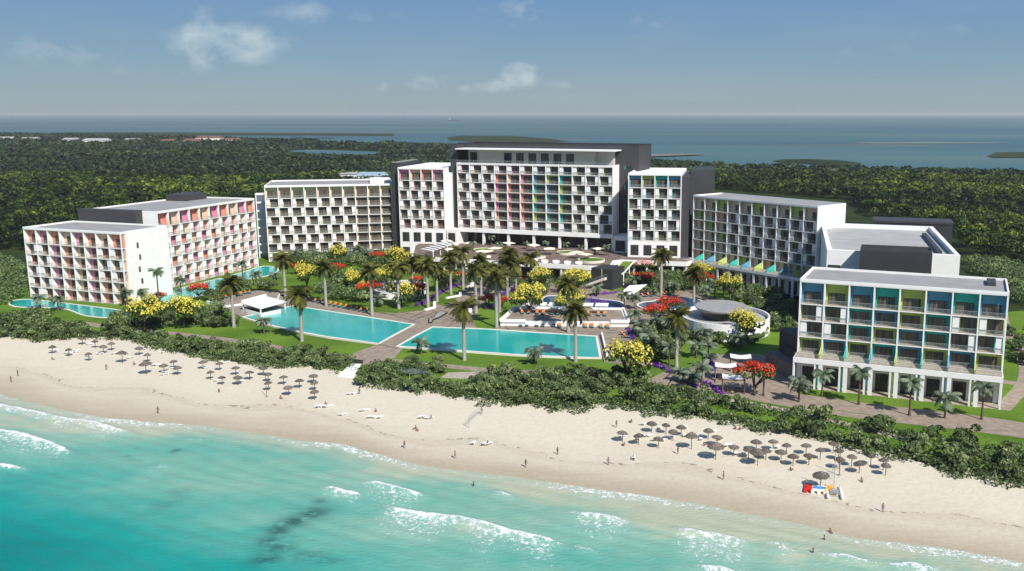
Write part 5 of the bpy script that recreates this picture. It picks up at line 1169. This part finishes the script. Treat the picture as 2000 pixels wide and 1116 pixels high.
REDT = [(308, 578, 14, 'small, between two yellow trees at far left'), (387, 563, 20, 'beside the channel pool'), (575, 521, 13, 'left of the large yellow tree on the lawn'), (655, 523, 17, 'in middle of the lawn behind the left pool'), (736, 500, 16, 'against the yellow block near the stair wall'), (722, 562, 21, 'in front of the ring wall at left'), (817, 563, 18, 'in front of the ring wall at right'), (812, 546, 14, 'behind the ring wall'),
 (897, 538, 13, 'at top of the purple flower border'), (955, 584, 16, 'left in the palm clump by the promenade'), (980, 587, 17, 'in the palm clump beside the sun platform'), (1018, 545, 10, 'small, under the terrace columns'), (1036, 546, 9, 'tiny, right below the terrace columns'), (1259, 519, 22, 'highest, beside the grassy ramp roof'), (1258, 544, 22, 'below the grassy ramp roof'), (1377, 543, 20, 'between yellow trees at the long right wing'), (1281, 606, 25, 'left before the cloud-shaped pool'), (1307, 592, 24, 'in the middle of the cloud-shaped pool view'), (1474, 728, 38, 'largest, overhanging the white cabanas')]
for i, (u, v, r_, lb_) in enumerate(REDT): ftree('red', u, v, r_, 'red-flowering flame tree ' + lb_, i)
# purple bougainvillea beds
def bed(px, w, label, n, h=1.3, z=0):
    P = smooth_poly(wpoly(px, z), 1, False); P = [np.array(p) for p in P]; seg = [np.linalg.norm(P[i + 1] - P[i]) for i in range(len(P) - 1)]; tot = sum(seg); n = int(n * max(tot, 3))
    cum = np.concatenate([[0], np.cumsum(seg)]); s = rng.uniform(0, tot, n); k = np.clip(np.searchsorted(cum, s) - 1, 0, len(seg) - 1); f = (s - cum[k]) / np.array(seg)[k]
    A = np.array(P)[k]; B = np.array(P)[k + 1]; c = A + (B - A) * f[:, None]; d = rng.normal(size=(n, 3)); d /= np.linalg.norm(d, axis=1)[:, None]; d[:, 2] = abs(d[:, 2])
    lump = (.75 + .3 * np.sin(s * 2.1))[:, None]; pts = np.concatenate([c, np.full((n, 1), z)], 1) + d * np.array([w / 2, w / 2, h]) * lump * rng.uniform(.8, 1.05, (n, 1)); Q = leaf_quads(pts, .30, d)
    t = thing('bougainvillea', label, 'flower bed'); o = link('blossom', quads_mesh('blossom', Q[: int(n * .72)], [M['pur']], None, rng.uniform(.2, .9, int(n * .72))), t); e = Q[int(n * .72):].copy(); e[:, :, 2] = z + (e[:, :, 2] - z) * .6 + .05; link('foliage', quads_mesh('foliage', e, [M['leafb']], None, rng.uniform(.2, .7, len(e))), t)
bed([(846, 582), (870, 569), (904, 556)], 1.8, 'long purple flower border left of the promenade', 60); bed([(812, 599), (828, 593), (843, 586)], 1.8, 'short purple flower border beside the ring wall', 60)
bed([(978, 580), (1006, 566)], 2.2, 'purple flowers behind the promenade palm clump', 60); bed([(948, 606), (975, 594)], 2.6, 'purple flowers at the lawn corner left of sun platform', 60); bed([(1052, 572), (1080, 568)], 2, 'purple flowers between two yellow trees behind the dark pool', 60)
bed([(1154, 590), (1168, 594), (1182, 596)], 3.6, 'bright purple bush overhanging the dark blue pool', 90, 2.2); bed([(1160, 577), (1185, 577), (1206, 573)], 2, 'purple border between dark pool and stair wall', 60); bed([(1233, 580), (1262, 577), (1280, 572)], 2.2, 'purple border behind the loungers beside the white slide', 60)
bed([(1222, 562), (1240, 556)], 2.2, 'purple flowers at top of the white slide', 60); bed([(1226, 645), (1235, 662), (1250, 690), (1262, 712)], 2.0, 'purple hedge down the right side of the pool deck', 60); bed([(1266, 712), (1285, 718), (1302, 724)], 1.6, 'purple flowers right of the big yellow tree', 60)
bed([(1306, 728), (1322, 730), (1342, 733)], 1.8, 'purple border at the foot of the lone palm', 60, 1.2); bed([(1344, 750), (1358, 758)], 2.0, 'purple clump left of the cabana path', 60); bed([(1362, 745), (1380, 752), (1394, 758)], 1.8, 'purple border before the front cabana', 60)
bed([(1394, 765), (1412, 770)], 1.8, 'purple clump right of the cabana path', 60); bed([(1378, 702), (1390, 710), (1394, 724)], 1.8, 'purple border behind the left cabana', 60)
# ------------------------------------------------------------ furniture by the pools
def lounger_meshes():
    a = MB(); a.box(-.42, .42, -.95, .35, .12, .32); 
    for x in (-.36, .30): 
        for y in (-.9, .25): a.box(x, x + .06, y, y + .06, 0, .12)
    base = a.mesh('frame', [M['wicker']])
    b = MB(); P = [(-.42, .35, .30), (.42, .35, .30), (.42, 1.0, .85), (-.42, 1.0, .85)]; Q = [(x, y - .08, z + .12) for x, y, z in P]
    b.face(P[::-1]); b.face(Q)
    for k in range(4): j = (k + 1) % 4; b.face([P[k], P[j], Q[j], Q[k]])
    back = b.mesh('backrest', [M['wicker']])
    c = MB(); c.box(-.37, .37, -.9, -.1, .33, .42); tow = c.mesh('towel', [M['aqua']]); d = MB(); d.box(-.39, .39, -.02, .34, .33, .43); P = [(-.36, .34, .50), (.36, .34, .50), (.36, .90, 1.0), (-.36, .90, 1.0)]; d.face(P); cu = d.mesh('cushion', [M['orange']])
    return base, back, tow, cu
LM = lounger_meshes()
def lounger(x, y, z, rz, label, group):
    t = thing('pool_lounger', label, 'lounger', (x, y, z), rz, group)
    for nm, me in zip(('frame', 'backrest', 'towel', 'cushion'), LM): o = link(nm, me, t); o.scale = (1.12, 1.12, 1.12)
def lrow(pts, z, rz, where, way='from the left'):
    n = len(pts)
    for i, (u, v) in enumerate(pts):
        x, y = G(u, v, z); lounger(x, y, z, rz + random.uniform(-.06, .06), 'black and orange lounger %s%s' % (where, ', ' + nth(i, n) if n > 1 else ''), 'black and orange pool loungers')
lrow([(1017, 637), (1029, 637), (1048, 637.5), (1060, 638), (1081, 638.5), (1093, 639), (1112.6, 639.5), (1124, 640), (1143, 640), (1156, 640), (1174, 641), (1187, 641)], ZD, .05, 'in the lower row before the platform')
lrow([(1020, 613), (1032, 613), (1049, 613.5), (1061, 614), (1077.5, 614.5), (1089, 615), (1108, 615.5), (1120, 616), (1138, 616), (1149, 616.5), (1169, 617), (1181, 617)], zp + .05, .0, 'on the white-walled platform')
a, b = Vector((604, 588)), Vector((714, 610)); lrow([tuple(a + (b - a) * i / 11) for i in range(12)], ZD, -.25, 'in the long row behind the left pool')
lrow([(536, 574), (545, 576), (555, 577.5), (565, 579)], ZD, -.3, 'beside the bar pavilion palms'); lrow([(464, 578), (471, 577), (479, 574.5), (487, 573)], .95, .45, 'on the raised left deck, far side'); lrow([(418, 587), (426, 585.5), (434, 583.5), (442, 582)], .95, .45, 'on the raised left deck, near the hedge')
lrow([(1226, 583), (1237, 582.5)], ZD, .3, 'by the white slide'); lrow([(1258, 580), (1269, 579)], ZD, .9, 'before the purple border'); lrow([(1299, 576), (1305, 575)], ZD, 1.2, 'behind the cloud-shaped pool'); lrow([(1219, 655), (1224, 660)], ZD, 1.3, 'beside the purple hedge')
# terrace: white daybeds, cream parasols, round planters
def daybed(x, y, z, label):
    t = thing('daybed', label, 'daybed', (x, y, z), random.uniform(-.3, .3), 'white round daybeds on the terrace'); m = MB(); m.lathe([(0, .05), (1.2, .05), (1.3, .4), (0, .42)], 16); m.build('seat', M['plast'], t)
    m = MB(); n = 9; pts = [(1.25 * math.cos(R(20 + 140 * i / n)), 1.25 * math.sin(R(20 + 140 * i / n))) for i in range(n + 1)]; m.strip(pts, .25, .4, 1.0); m.build('backrest', M['plast'], t); m = MB(); m.box(-.5, -.05, -.2, .3, .42, .6); m.box(.05, .5, -.2, .3, .42, .6); m.build('cushion', M['cream_canvas'], t)
DB = [(905, 501), (933, 504), (952, 505), (983, 507.5), (1002, 508), (1022, 511), (1044, 511), (1064, 513.5), (1086, 514.5), (1108, 516), (1131, 517)]
for i, (u, v) in enumerate(DB): x, y = G(u, v, ZT); daybed(x, y, ZT, 'white round daybed along the terrace edge, ' + nth(i, len(DB)))
def parasol(x, y, z, label):
    t = thing('parasol', label, 'parasol', (x, y, z), random.uniform(0, 1.5), 'cream parasols on the terrace'); m = MB(); m.tube([(0, 0, 0), (0, 0, 2.7)], .05, 6); m.build('pole', M['stem'], t)
    m = MB(); P = [(-2.1, -2.1, 2.35), (2.1, -2.1, 2.35), (2.1, 2.1, 2.35), (-2.1, 2.1, 2.35)]
    for k in range(4): m.face([P[k], P[(k + 1) % 4], (0, 0, 2.85)]); 
    for k in range(4): a, b = P[k], P[(k + 1) % 4]; m.face([(a[0], a[1], 2.2), (b[0], b[1], 2.2), b, a])
    m.face(P[::-1]); m.build('canopy', M['cream_canvas'], t)
PS = sorted([(872, 470), (885, 477), (917, 474), (943, 490), (967, 484), (993, 474), (1042, 478), (1073, 485), (1126, 492), (1143, 496), (1168, 485), (880, 486)])
for i, (u, v) in enumerate(PS): x, y = G(u, v, ZT + 2.5); parasol(x, y, ZT, 'square cream parasol on the raised terrace, ' + nth(i, len(PS)))
def planter(u, v, rx, label):
    x, y = G(u, v, ZT + .8); r = rx / 1800 * y; t = thing('round_planter', label, 'planter', (x, y, ZT)); m = MB(); m.lathe([(r * .98, 0), (r, .85), (r * .93, .85), (r * .93, .6)], 32); m.build('rim', M['cream'], t)
    m = MB(); m.lathe([(0, .78), (r * .6, .74), (r * .93, .62)], 28); m.build('turf', M['lawn'], t)
planter(944, 487, 20, 'round cream planter with grass near the left of the terrace'); planter(1107, 492, 20, 'round cream planter with grass right of the terrace middle'); planter(1155, 507, 27, 'largest round planter, at the right end of the terrace'); planter(1055, 500, 11, 'small round planter in the middle of the terrace')
# white pergola stepping down at the terrace's left end
t = thing('pergola', 'stepped white pergola at the left end of the raised terrace', 'pergola')
m = MB()
for i in range(7):
    a, b = G(824 + i * 8, 486 - i * 2.6, ZT + 2.8 + i * .08), G(846 + i * 7, 490 - i * 2.4, ZT + 2.8 + i * .08); m.strip([a, b], 1.2, ZT + 2.6 + i * .1, ZT + 2.85 + i * .1)
m.build('slats', M['white'], t); m = MB()
for i in range(0, 7, 2): a = G(846 + i * 7, 490 - i * 2.4, ZT + 2.8); m.box(a[0] - .12, a[0] + .12, a[1] - .12, a[1] + .12, ZT, ZT + 2.6)
m.build('post', M['white'], t)
# cabanas with white cloth roofs
for (u, v, lb_) in ((1417, 741, 'white-roofed cabana with dark posts, left of the three'), (1446, 723, 'white-roofed cabana behind the other two'), (1432, 765, 'white-roofed cabana in front, beside the red tree')):
    x, y = G(u, v); t = thing('cabana', lb_, 'cabana', (x, y, .06), -.12, 'white-roofed cabanas'); 
    for sx in (-2.4, 2.4):
        for sy in (-1.8, 1.8): m = MB(); m.box(sx - .09, sx + .09, sy - .09, sy + .09, 0, 3.1); m.build('post', M['wood'], t)
    m = MB(); m.box(-2.5, 2.5, -1.9, -1.75, 3.0, 3.15); m.box(-2.5, 2.5, 1.75, 1.9, 3.0, 3.15); m.box(-2.5, -2.35, -1.75, 1.75, 3.0, 3.15); m.box(2.35, 2.5, -1.75, 1.75, 3.0, 3.15); m.build('beam', M['wood'], t)
    m = MB(); n = 8
    for i in range(n):
        for j in range(3):
            def zz(a, b): return 3.42 - .5 * math.sin(math.pi * a / n) * .6 - .10 * math.sin(math.pi * b / 3)
            A = [(-2.45 + 4.9 * aa / n, -1.9 + 3.8 * bb / 3, zz(aa, bb)) for aa, bb in ((i, j), (i + 1, j), (i + 1, j + 1), (i, j + 1))]; m.face(A)
    m.build('cloth_roof', M['canvas'], t); m = MB(); m.strip([(-2.4, -1.7), (-2.3, -1.2), (-2.4, -.6)], .06, .2, 3.1); m.strip([(2.4, -1.7), (2.3, -1.2), (2.4, -.6)], .06, .2, 3.1); m.build('curtain', M['canvas'], t)
    for k, sx in enumerate((-1.0, 1.0)):
        c = thing('garden_table', 'dark wooden table with benches under the cabana ' + lb_.split(', ')[-1].replace('white-roofed cabana ', '') + (', left one' if k == 0 else ', right one'), 'table', (x + sx * math.cos(.12) - .0, y - sx * math.sin(.12), .06), -.12, 'tables under the cabanas')
        m = MB(); m.box(-.5, .5, -.5, .5, .68, .75); m.build('tabletop', M['wood'], c); m = MB(); m.box(-.4, -.32, -.4, .4, 0, .68); m.build('leg', M['wood'], c); m = MB(); m.box(.32, .4, -.4, .4, 0, .68); m.build('leg', M['wood'], c)
        for yy in (-.95, .95): m = MB(); m.box(-.5, .5, yy - .2, yy + .2, .38, .45); m.box(-.45, -.35, yy - .18, yy + .18, 0, .38); m.box(.35, .45, yy - .18, yy + .18, 0, .38); m.build('bench_seat', M['wood'], c)
# ------------------------------------------------------------ the beach
def palapa_meshes():
    r_ = np.random.default_rng(5); m = MB(); n = 22
    pr = [(.0, .62), (.28, .5), (.62, .28), (.98, .02), (1.10, -.12)]
    for i in range(n):
        a0, a1 = 2 * math.pi * i / n, 2 * math.pi * (i + 1) / n; k0 = 1 + .05 * math.sin(i * 2.3) 
        for j in range(len(pr) - 1):
            (ra, za), (rb, zb_) = pr[j], pr[j + 1]; m.face([(ra * math.cos(a0), ra * math.sin(a0), za), (rb * k0 * math.cos(a0), rb * k0 * math.sin(a0), zb_), (rb * k0 * math.cos(a1), rb * k0 * math.sin(a1), zb_ - .06 * (i % 2)), (ra * math.cos(a1), ra * math.sin(a1), za)])
        for q in range(5):
            a = a0 + (a1 - a0) * q / 5; rr = r_.uniform(.5, 1.05); z = .32 - .62 * (rr - .5) ; l = r_.uniform(.12, .3); d = (math.cos(a), math.sin(a)); s = (-d[1] * .06, d[0] * .06)
            m.face([(d[0] * rr + s[0], d[1] * rr + s[1], z + .05), (d[0] * rr - s[0], d[1] * rr - s[1], z + .05), (d[0] * (rr + l), d[1] * (rr + l), z - l * .5 + .03)])
    c = m.mesh('thatch_roof', [M['thatch']]); m = MB(); m.tube([(0, 0, -2.1), (0, 0, .5)], .07, 6); return c, m.mesh('post', [M['bark']])
PM = palapa_meshes()
LP = [(408, 228), (535, 250), (640, 160), (740, 185), (868, 202), (805, 225), (690, 283), (950, 270, 1), (1085, 237), (1150, 290), (1135, 355, 1), (1278, 372), (1385, 390), (1355, 340), (1583, 345), (1712, 355), (1643, 425), (1733, 465), (1840, 390), (1858, 465), (1948, 425)]
LP = [(a[0] / 4, a[1] / 4 + 620, len(a) > 2) for a in LP] + [(480 + a / 3.846, 640 + b / 3.846, False) for a, b in [(130, 300), (167, 345), (168, 410), (283, 367), (318, 445), (402, 393), (508, 357), (515, 410), (515, 477)]]
RP = [(155, 150), (230, 163), (290, 108), (355, 115), (320, 178), (387, 145), (425, 125), (473, 162, 1), (550, 140), (590, 170), (585, 208, 1), (668, 215), (735, 225), (770, 192), (778, 235, 1), (815, 232), (848, 190), (885, 238), (910, 208), (940, 258), (1000, 208), (1013, 255), (1065, 230), (1125, 200), (1150, 232), (1153, 272), (1210, 260), (1245, 290), (1298, 255), (1355, 275), (1367, 300), (1068, 342, 2)]
RP = [(1150 + a[0] / 2.353, 780 + a[1] / 2.353, (a[2] if len(a) > 2 else 0)) for a in RP]
PAL = []
for g_, side in ((sorted(LP), 'left beach'), (sorted(RP), 'right beach')):
    n = len(g_); q = 0
    for i, (u, v, big) in enumerate(g_):
        s = 1.0 if not big else (1.45 if big is True or big == 1 else 1.35); x, y, z = GB(u, v, 1.95 * s); PAL.append((x, y, z, s, side))
        if big == 2: lb_ = 'large thatched beach umbrella nearest the sea, beside the little boats'
        elif big: lb_ = None
        else: lb_ = None
        wide = 'wide ' if big else 'small '
        blk = i // 8; inb = i % 8; nb = min(8, n - blk * 8); nblk = -(-n // 8)
        if lb_ is None: lb_ = '%sthatched umbrella on %s, %s in %s cluster' % (wide, side, nth(inb, nb), ['first', 'second', 'third', 'last'][blk if blk < nblk - 1 else 3])
        t = thing('beach_umbrella', lb_, 'beach umbrella', (x, y, z), random.uniform(0, 6), 'thatched umbrellas on the ' + side)
        o = link('thatch_roof', PM[0], t, (0, 0, 1.75 * s)); o.scale = (s * random.uniform(.78, 1.0),) * 2 + (s * random.uniform(.7, .95),); o.rotation_euler = (random.uniform(-.1, .1), random.uniform(-.1, .1), 0); o = link('post', PM[1], t, (0, 0, 1.75 * s)); o.scale = (1, 1, s * .84)
def sun_lounger_meshes():
    m = MB(); m.box(-.33, .33, -.95, .35, .24, .32); f = m.mesh('seat', [M['plast']]); m = MB(); P = [(-.33, .35, .26), (.33, .35, .26), (.33, .95, .66), (-.33, .95, .66)]; Q = [(x, y - .04, z + .07) for x, y, z in P]; m.face(P[::-1]); m.face(Q)
    for k in range(4): j = (k + 1) % 4; m.face([P[k], P[j], Q[j], Q[k]])
    b = m.mesh('backrest', [M['plast']]); m = MB(); m.box(-.04, .04, -.04, .04, 0, .24); return f, b, m.mesh('leg', [M['plast']])
SLM = sun_lounger_meshes()
BL = [(790, 505), (812, 503), (545, 600), (570, 598), (612, 600), (628, 596), (878, 630), (900, 628), (727, 660), (925, 680), (955, 680), (980, 682), (1010, 682), (1312, 682), (1332, 678), (1375, 685), (1710, 876), (1797, 882), (1815, 878)]
BL = [(480 + a / 3.846, 640 + b / 3.846) for a, b in BL] + [(a / 4, 620 + b / 4) for a, b in [(600, 265), (590, 278), (700, 215), (780, 290), (888, 287), (1020, 320), (1205, 378), (1232, 379), (1330, 405), (1290, 435), (1283, 452), (1355, 442), (1608, 400), (425, 262), (720, 205), (985, 292), (1115, 255), (1275, 280), (545, 290), (520, 285), (710, 312), (690, 308), (1765, 360), (1700, 500), (1875, 505)]]
BL2 = [(1150 + a / 2.353, 780 + b / 2.353) for a, b in [(265, 172), (278, 172), (325, 137), (375, 178), (515, 188), (632, 218), (650, 216), (675, 255), (715, 255), (785, 264), (838, 240), (865, 225), (255, 118), (345, 192), (575, 152), (445, 135), (440, 172), (600, 188), (310, 190), (225, 186), (150, 175), (500, 172), (1245, 305), (1310, 268), (1020, 275), (205, 275)]]
for g_, side in ((sorted(BL), 'left beach'), (sorted(BL2), 'right beach')):
    n = len(g_)
    for i, (u, v) in enumerate(g_):
        x, y, z = GB(u, v); near = min(PAL, key=lambda p: math.hypot(p[0] - x, p[1] - y)); d = math.hypot(near[0] - x, near[1] - y)
        t = thing('sun_lounger', 'white plastic lounger on the %s sand%s' % (side, ' in the shade of a thatched umbrella' if d < 2.2 else (' close by a thatched umbrella' if d < 6 else ' in the open, away from umbrellas')), 'sun lounger', (x, y, z), R(150) + random.uniform(-.5, .5), 'white loungers %s %s' % (side, 'shaded' if d < 2.2 else ('near umbrellas' if d < 6 else 'in the open')))
        link('seat', SLM[0], t); link('backrest', SLM[1], t)
        for sx in (-.28, .28):
            for sy in (-.85, .28): link('leg', SLM[2], t, (sx, sy, 0))
# little boats, catamaran, net posts
def boat(u, v, col, label, L_=3.4, W_=1.5):
    x, y, z = GB(u, v); t = thing('pedal_boat', label, 'boat', (x, y, z), R(74), 'small boats drawn up on the sand'); m = MB()
    for s in (-1, 1):
        P = [(-L_ / 2, s * W_ * .34 - .24), (L_ * .32, s * W_ * .34 - .24), (L_ / 2, s * W_ * .34), (L_ * .32, s * W_ * .34 + .24), (-L_ / 2, s * W_ * .34 + .24)]; m.prism(P, .05, .45)
    m.box(-L_ * .4, L_ * .3, -W_ * .3, W_ * .3, .35, .5); m.build('hull', M[col], t); m = MB(); m.box(-.5, -.15, -.45, -.1, .5, .62); m.box(-.5, -.15, .1, .45, .5, .62); m.box(-.6, -.5, -.45, .45, .5, .9); m.build('seat', M['bluep' if col == 'plast' else col], t)
boat(1580.5, 956, 'red', 'red pedal boat, leftmost of the boats on the sand'); boat(1594, 957.5, 'plast', 'white pedal boat with blue seats, next to the red one'); boat(1606, 958.5, 'plast', 'white pedal boat with blue seats, next to the yellow one'); boat(1616.5, 959, 'yellow', 'yellow and orange pedal boat beside the catamaran')
x, y, z = GB(1629, 966); t = thing('catamaran', 'small white beach catamaran with bare mast at right of the boats', 'boat', (x, y, z), R(80))
for s in (-1, 1): m = MB(); m.tube([(-2.3, s * 1.1, .45), (-2.0, s * 1.1, .3), (1.8, s * 1.1, .3), (2.6, s * 1.1, .6)], [.12, .26, .26, .04], 8); m.build('hull', M['plast'], t, smooth=True)
m = MB(); m.box(-.9, .6, -.75, .75, .58, .62); m.build('trampoline', M['grey'], t); m = MB(); m.tube([(-1.3, -1.1, .6), (-1.3, 1.1, .6)], .06, 6); m.tube([(1.0, -1.1, .6), (1.0, 1.1, .6)], .06, 6); m.build('crossbeam', M['rail'], t); m = MB(); m.tube([(1.0, 0, .6), (.9, 0, 7.0)], .06, 6); m.build('mast', M['rail'], t)
for (u, v, h, lb_) in ((1639, 929, 5.2, 'tall thin pole standing among the right beach umbrellas'), (521, 775, 4.6, 'tall thin pole between left beach umbrellas')):
    x, y, z = GB(u, v); t = thing('pole', lb_, 'pole', (x, y, z)); m = MB(); m.tube([(0, 0, 0), (0, 0, h)], .06, 6); m.build('shaft', M['bark'], t); m = MB(); m.lathe([(0, .12), (.3, .1), (.35, 0)], 10); m.build('foot', M['grey'], t)
def net(a, b, label):
    (x0, y0, z0), (x1, y1, z1) = GB(*a), GB(*b); t = thing('volleyball_net', label, 'net', (x0, y0, z0)); L_ = math.hypot(x1 - x0, y1 - y0); t.rotation_euler.z = math.atan2(y1 - y0, x1 - x0)
    for xx in (0, L_): m = MB(); m.tube([(xx, 0, 0), (xx, 0, 2.5)], .05, 6); m.build('post', M['stem'], t)
    m = MB()
    for k in range(7): m.tube([(0, 0, 1.5 + k * .15), (L_, 0, 1.5 + k * .15)], .008 if 0 < k < 6 else .02, 4, cap=False)
    for k in range(int(L_ / .3)): m.tube([(k * .3, 0, 1.5), (k * .3, 0, 2.4)], .006, 3, cap=False)
    m.build('net', M['rail'], t)
net((916, 836), (940, 812), 'volleyball net on the open sand in the middle of the beach'); net((1625, 937), (1640, 930), 'volleyball net behind the little boats')
# white ramp from the pool path down to the beach
t = thing('beach_ramp', 'white ramp leading from the pool path down to the sand', 'ramp'); P = [G(684, 712), G(706, 712), G(690, 738), G(660, 736)]
m = MB(); m.prism(P, 0, .14); m.build('surface', M['white'], t); m = MB(); m.strip([G(684, 708), G(708, 711)], .5, 0, .9); m.build('gate_beam', M['dark'], t)
t = thing('glass_canopy', 'grey glass canopy over the beach bar in the dune shrubs', 'canopy'); z = 2.6; P = [G(772, 722, z), G(812, 720, z), G(850, 729, z), G(800, 731, z)]; m = MB(); m.prism(P, z - .1, z); m.build('roof', M['rglass'], t); m = MB()
for p in P: m.box(p[0] - .06, p[0] + .06, p[1] - .06, p[1] + .06, 0, z - .1)
m.build('post', M['rail'], t)
# ------------------------------------------------------------ people on the beach and in the water
def body_mesh(pose):
    V = []; Ed = []; Rd = []
    def add(p, r, par=None):
        V.append(p); Rd.append(r)
        if par is not None: Ed.append((par, len(V) - 1))
        return len(V) - 1
    if pose == 'sit':
        pel = add((0, 0, .14), .15); ch = add((-.02, .12, .38), .14, pel); st = add((-.02, .16, .58), .13, ch); nk = add((-.02, .16, .70), .06, st); hd = add((-.02, .14, .80), .095, nk); add((-.02, .14, .90), .08, hd)
        for s in (-1, 1):
            h = add((s * .10, -.05, .14), .095, pel); k = add((s * .13, -.40, .42), .065, h); a = add((s * .12, -.62, .10), .045, k); add((s * .12, -.76, .05), .035, a)
            sh = add((s * .19, .16, .56), .06, st); e = add((s * .25, .22, .32), .042, sh); w = add((s * .24, .34, .10), .03, e); add((s * .24, .36, .03), .03, w)
    else:
        stp = {'walk': .22, 'stand': .03, 'wade': .05}[pose]
        pel = add((0, 0, .93), .14); ch = add((0, -.01, 1.14), .125, pel); st = add((0, 0, 1.36), .14, ch); nk = add((0, 0, 1.49), .055, st); hd = add((0, -.02, 1.60), .095, nk); add((0, -.015, 1.69), .085, hd)
        for s in (-1, 1):
            f = s * stp; h = add((s * .09, 0, .86), .095, pel); k = add((s * .10, -f * .55 - .03, .48), .065, h); a = add((s * .10, -f + .03 * (s > 0), .08), .042, k); add((s * .11, -f - .14, .035), .035, a)
            sh = add((s * .19, 0, 1.40), .055, st); e = add((s * .25, f * .5, 1.13), .04, sh); w = add((s * .25, f - .1, .90), .03, e); add((s * .25, f - .13, .80), .03, w)
    me = bpy.data.meshes.new('person'); me.from_pydata(V, Ed, []); o = bpy.data.objects.new('tmp', me); COL.objects.link(o)
    sk = o.modifiers.new('s', 'SKIN'); 
    for i, r in enumerate(Rd): me.skin_vertices[0].data[i].radius = (r, r * .85)
    me.skin_vertices[0].data[0].use_root = True
    o.modifiers.new('u', 'SUBSURF').levels = 1
    bpy.context.view_layer.update(); dg = bpy.context.evaluated_depsgraph_get(); m2 = bpy.data.meshes.new_from_object(o.evaluated_get(dg)); m2.name = 'person'; bpy.data.objects.remove(o); m2.materials.clear(); m2.materials.append(M['skin'])
    for p in m2.polygons: p.use_smooth = True; p.material_index = 0
    return m2
BM = {k: body_mesh(k) for k in ('sit', 'walk', 'stand', 'wade')}
def hair_mesh(): m = MB(); m.lathe([(.0, .10), (.06, .09), (.10, .04), (.108, -.02), (.095, -.08)], 12); return m.mesh('hair', [M['hair']], True)
def trunks_mesh(sit): m = MB(); m.lathe([(.155, -.13), (.175, -.02), (.165, .12), (.15, .13)], 12, sy=.85); return m.mesh('swimwear', [M['swim']], True)
HM, TM = hair_mesh(), trunks_mesh(0)
PPL = [(22, 747, 'walk', 'on the wet sand nearest the left edge'), (35, 735, 'stand', 'standing near the left edge of the beach'), (103, 703, 'sit', 'sitting below the leftmost umbrellas'), (208, 723, 'stand', 'alone below the left umbrella row'), (262, 713, 'sit', 'sitting beside a wide umbrella at left'), (428, 766, 'sit', 'sitting alone on open sand left of the pole'), (309, 808, 'walk', 'walking on the wet sand at left'),
 (549, 779, 'sit', 'sitting below the left umbrellas'), (702, 771, 'stand', 'beside two loungers below the beach entrance'), (636, 791, 'sit', 'sitting on a white lounger in a row of three'), (734, 805, 'sit', 'sitting right of two white loungers'), (841, 818, 'sit', 'sitting beside two open-sand loungers'), (941, 809, 'stand', 'standing at the volleyball net'), (811, 839, 'sit', 'in the little group on the sand, at left'), (815, 843, 'sit', 'in the little group on the sand, at right'),
 (790, 876, 'walk', 'walking at the water edge near the middle'), (889, 896, 'walk', 'walking at the water edge right of another walker'), (925, 949, 'wade', 'wading in the sea near the middle'), (1089, 889, 'stand', 'standing alone in the middle of the beach'), (1027, 913, 'walk', 'strolling along the tide line'), (952, 869, 'sit', 'sitting on a lounger near the tide line'),
 (1204, 835, 'stand', 'standing left of the right umbrellas'), (1232, 826, 'sit', 'sitting near the right dune shrubs'), (1218, 871, 'sit', 'sitting below the first right umbrellas'), (1237, 898, 'sit', 'beside a lone lounger on the right beach'), (1324, 887, 'stand', 'alone below the right umbrella row'), (1413, 937, 'stand', 'on the tide line at right'), (1188, 909, 'walk', 'on the tide line in the middle'), (1545, 920, 'sit', 'sitting left of the boats'), (1683, 941, 'sit', 'sitting right of the poles'),
 (1436, 839, 'sit', 'by the dune edge, left of a pair'), (1445, 840, 'sit', 'by the dune edge, right of a pair'), (1724, 1001, 'stand', 'tallest looking, alone on the sand at right'), (1622, 1041, 'sit', 'in the shallows at the water edge'), (1610, 1055, 'wade', 'wading just off the water edge at right'), (1588, 1080, 'wade', 'wading farthest out at right'), (1376, 871, 'sit', 'sitting left of a wide right umbrella')]
for i, (u, v, pose, lb_) in enumerate(PPL):
    x, y, z = GB(u, v)
    if pose == 'wade': z = -1.75; x, y = G(u, v, -1.0)
    elif y < float(shore(x)) + .5: z = -1.15
    rz = random.uniform(0, 6.28); t = link('person', BM[pose], None, (x, y, z), rz); tag(t, 'person in dark swimwear ' + lb_, 'person', 'people on the beach')
    s = .88; t.scale = (s, s, s); hz = .83 if pose == 'sit' else 1.645; hy = .145 if pose == 'sit' else -.01; link('hair', HM, t, (0 if pose != 'sit' else -.02, hy, hz)); link('swimwear', TM, t, (0, 0, .17 if pose == 'sit' else .92))
# ------------------------------------------------------------ haze: the air between here and the horizon
def haze(dens, col):
    mb = MB(); mb.box(-68000, 68000, -2500, 68000, -9, 72)
    m = bpy.data.materials.new('haze_air'); m.use_nodes = True; N = m.node_tree.nodes; L = m.node_tree.links; N.clear()
    o_ = N.new('ShaderNodeOutputMaterial'); v = N.new('ShaderNodeVolumePrincipled'); v.inputs['Density'].default_value = dens; v.inputs['Color'].default_value = (*col, 1); v.inputs['Anisotropy'].default_value = 0.1
    L.new(v.outputs[0], o_.inputs['Volume']); o = mb.build('haze', m); tag(o, kind='stuff', label='thin pale haze lying over land and water', cat='haze')
haze(5.6e-5, (.86, .88, .89))
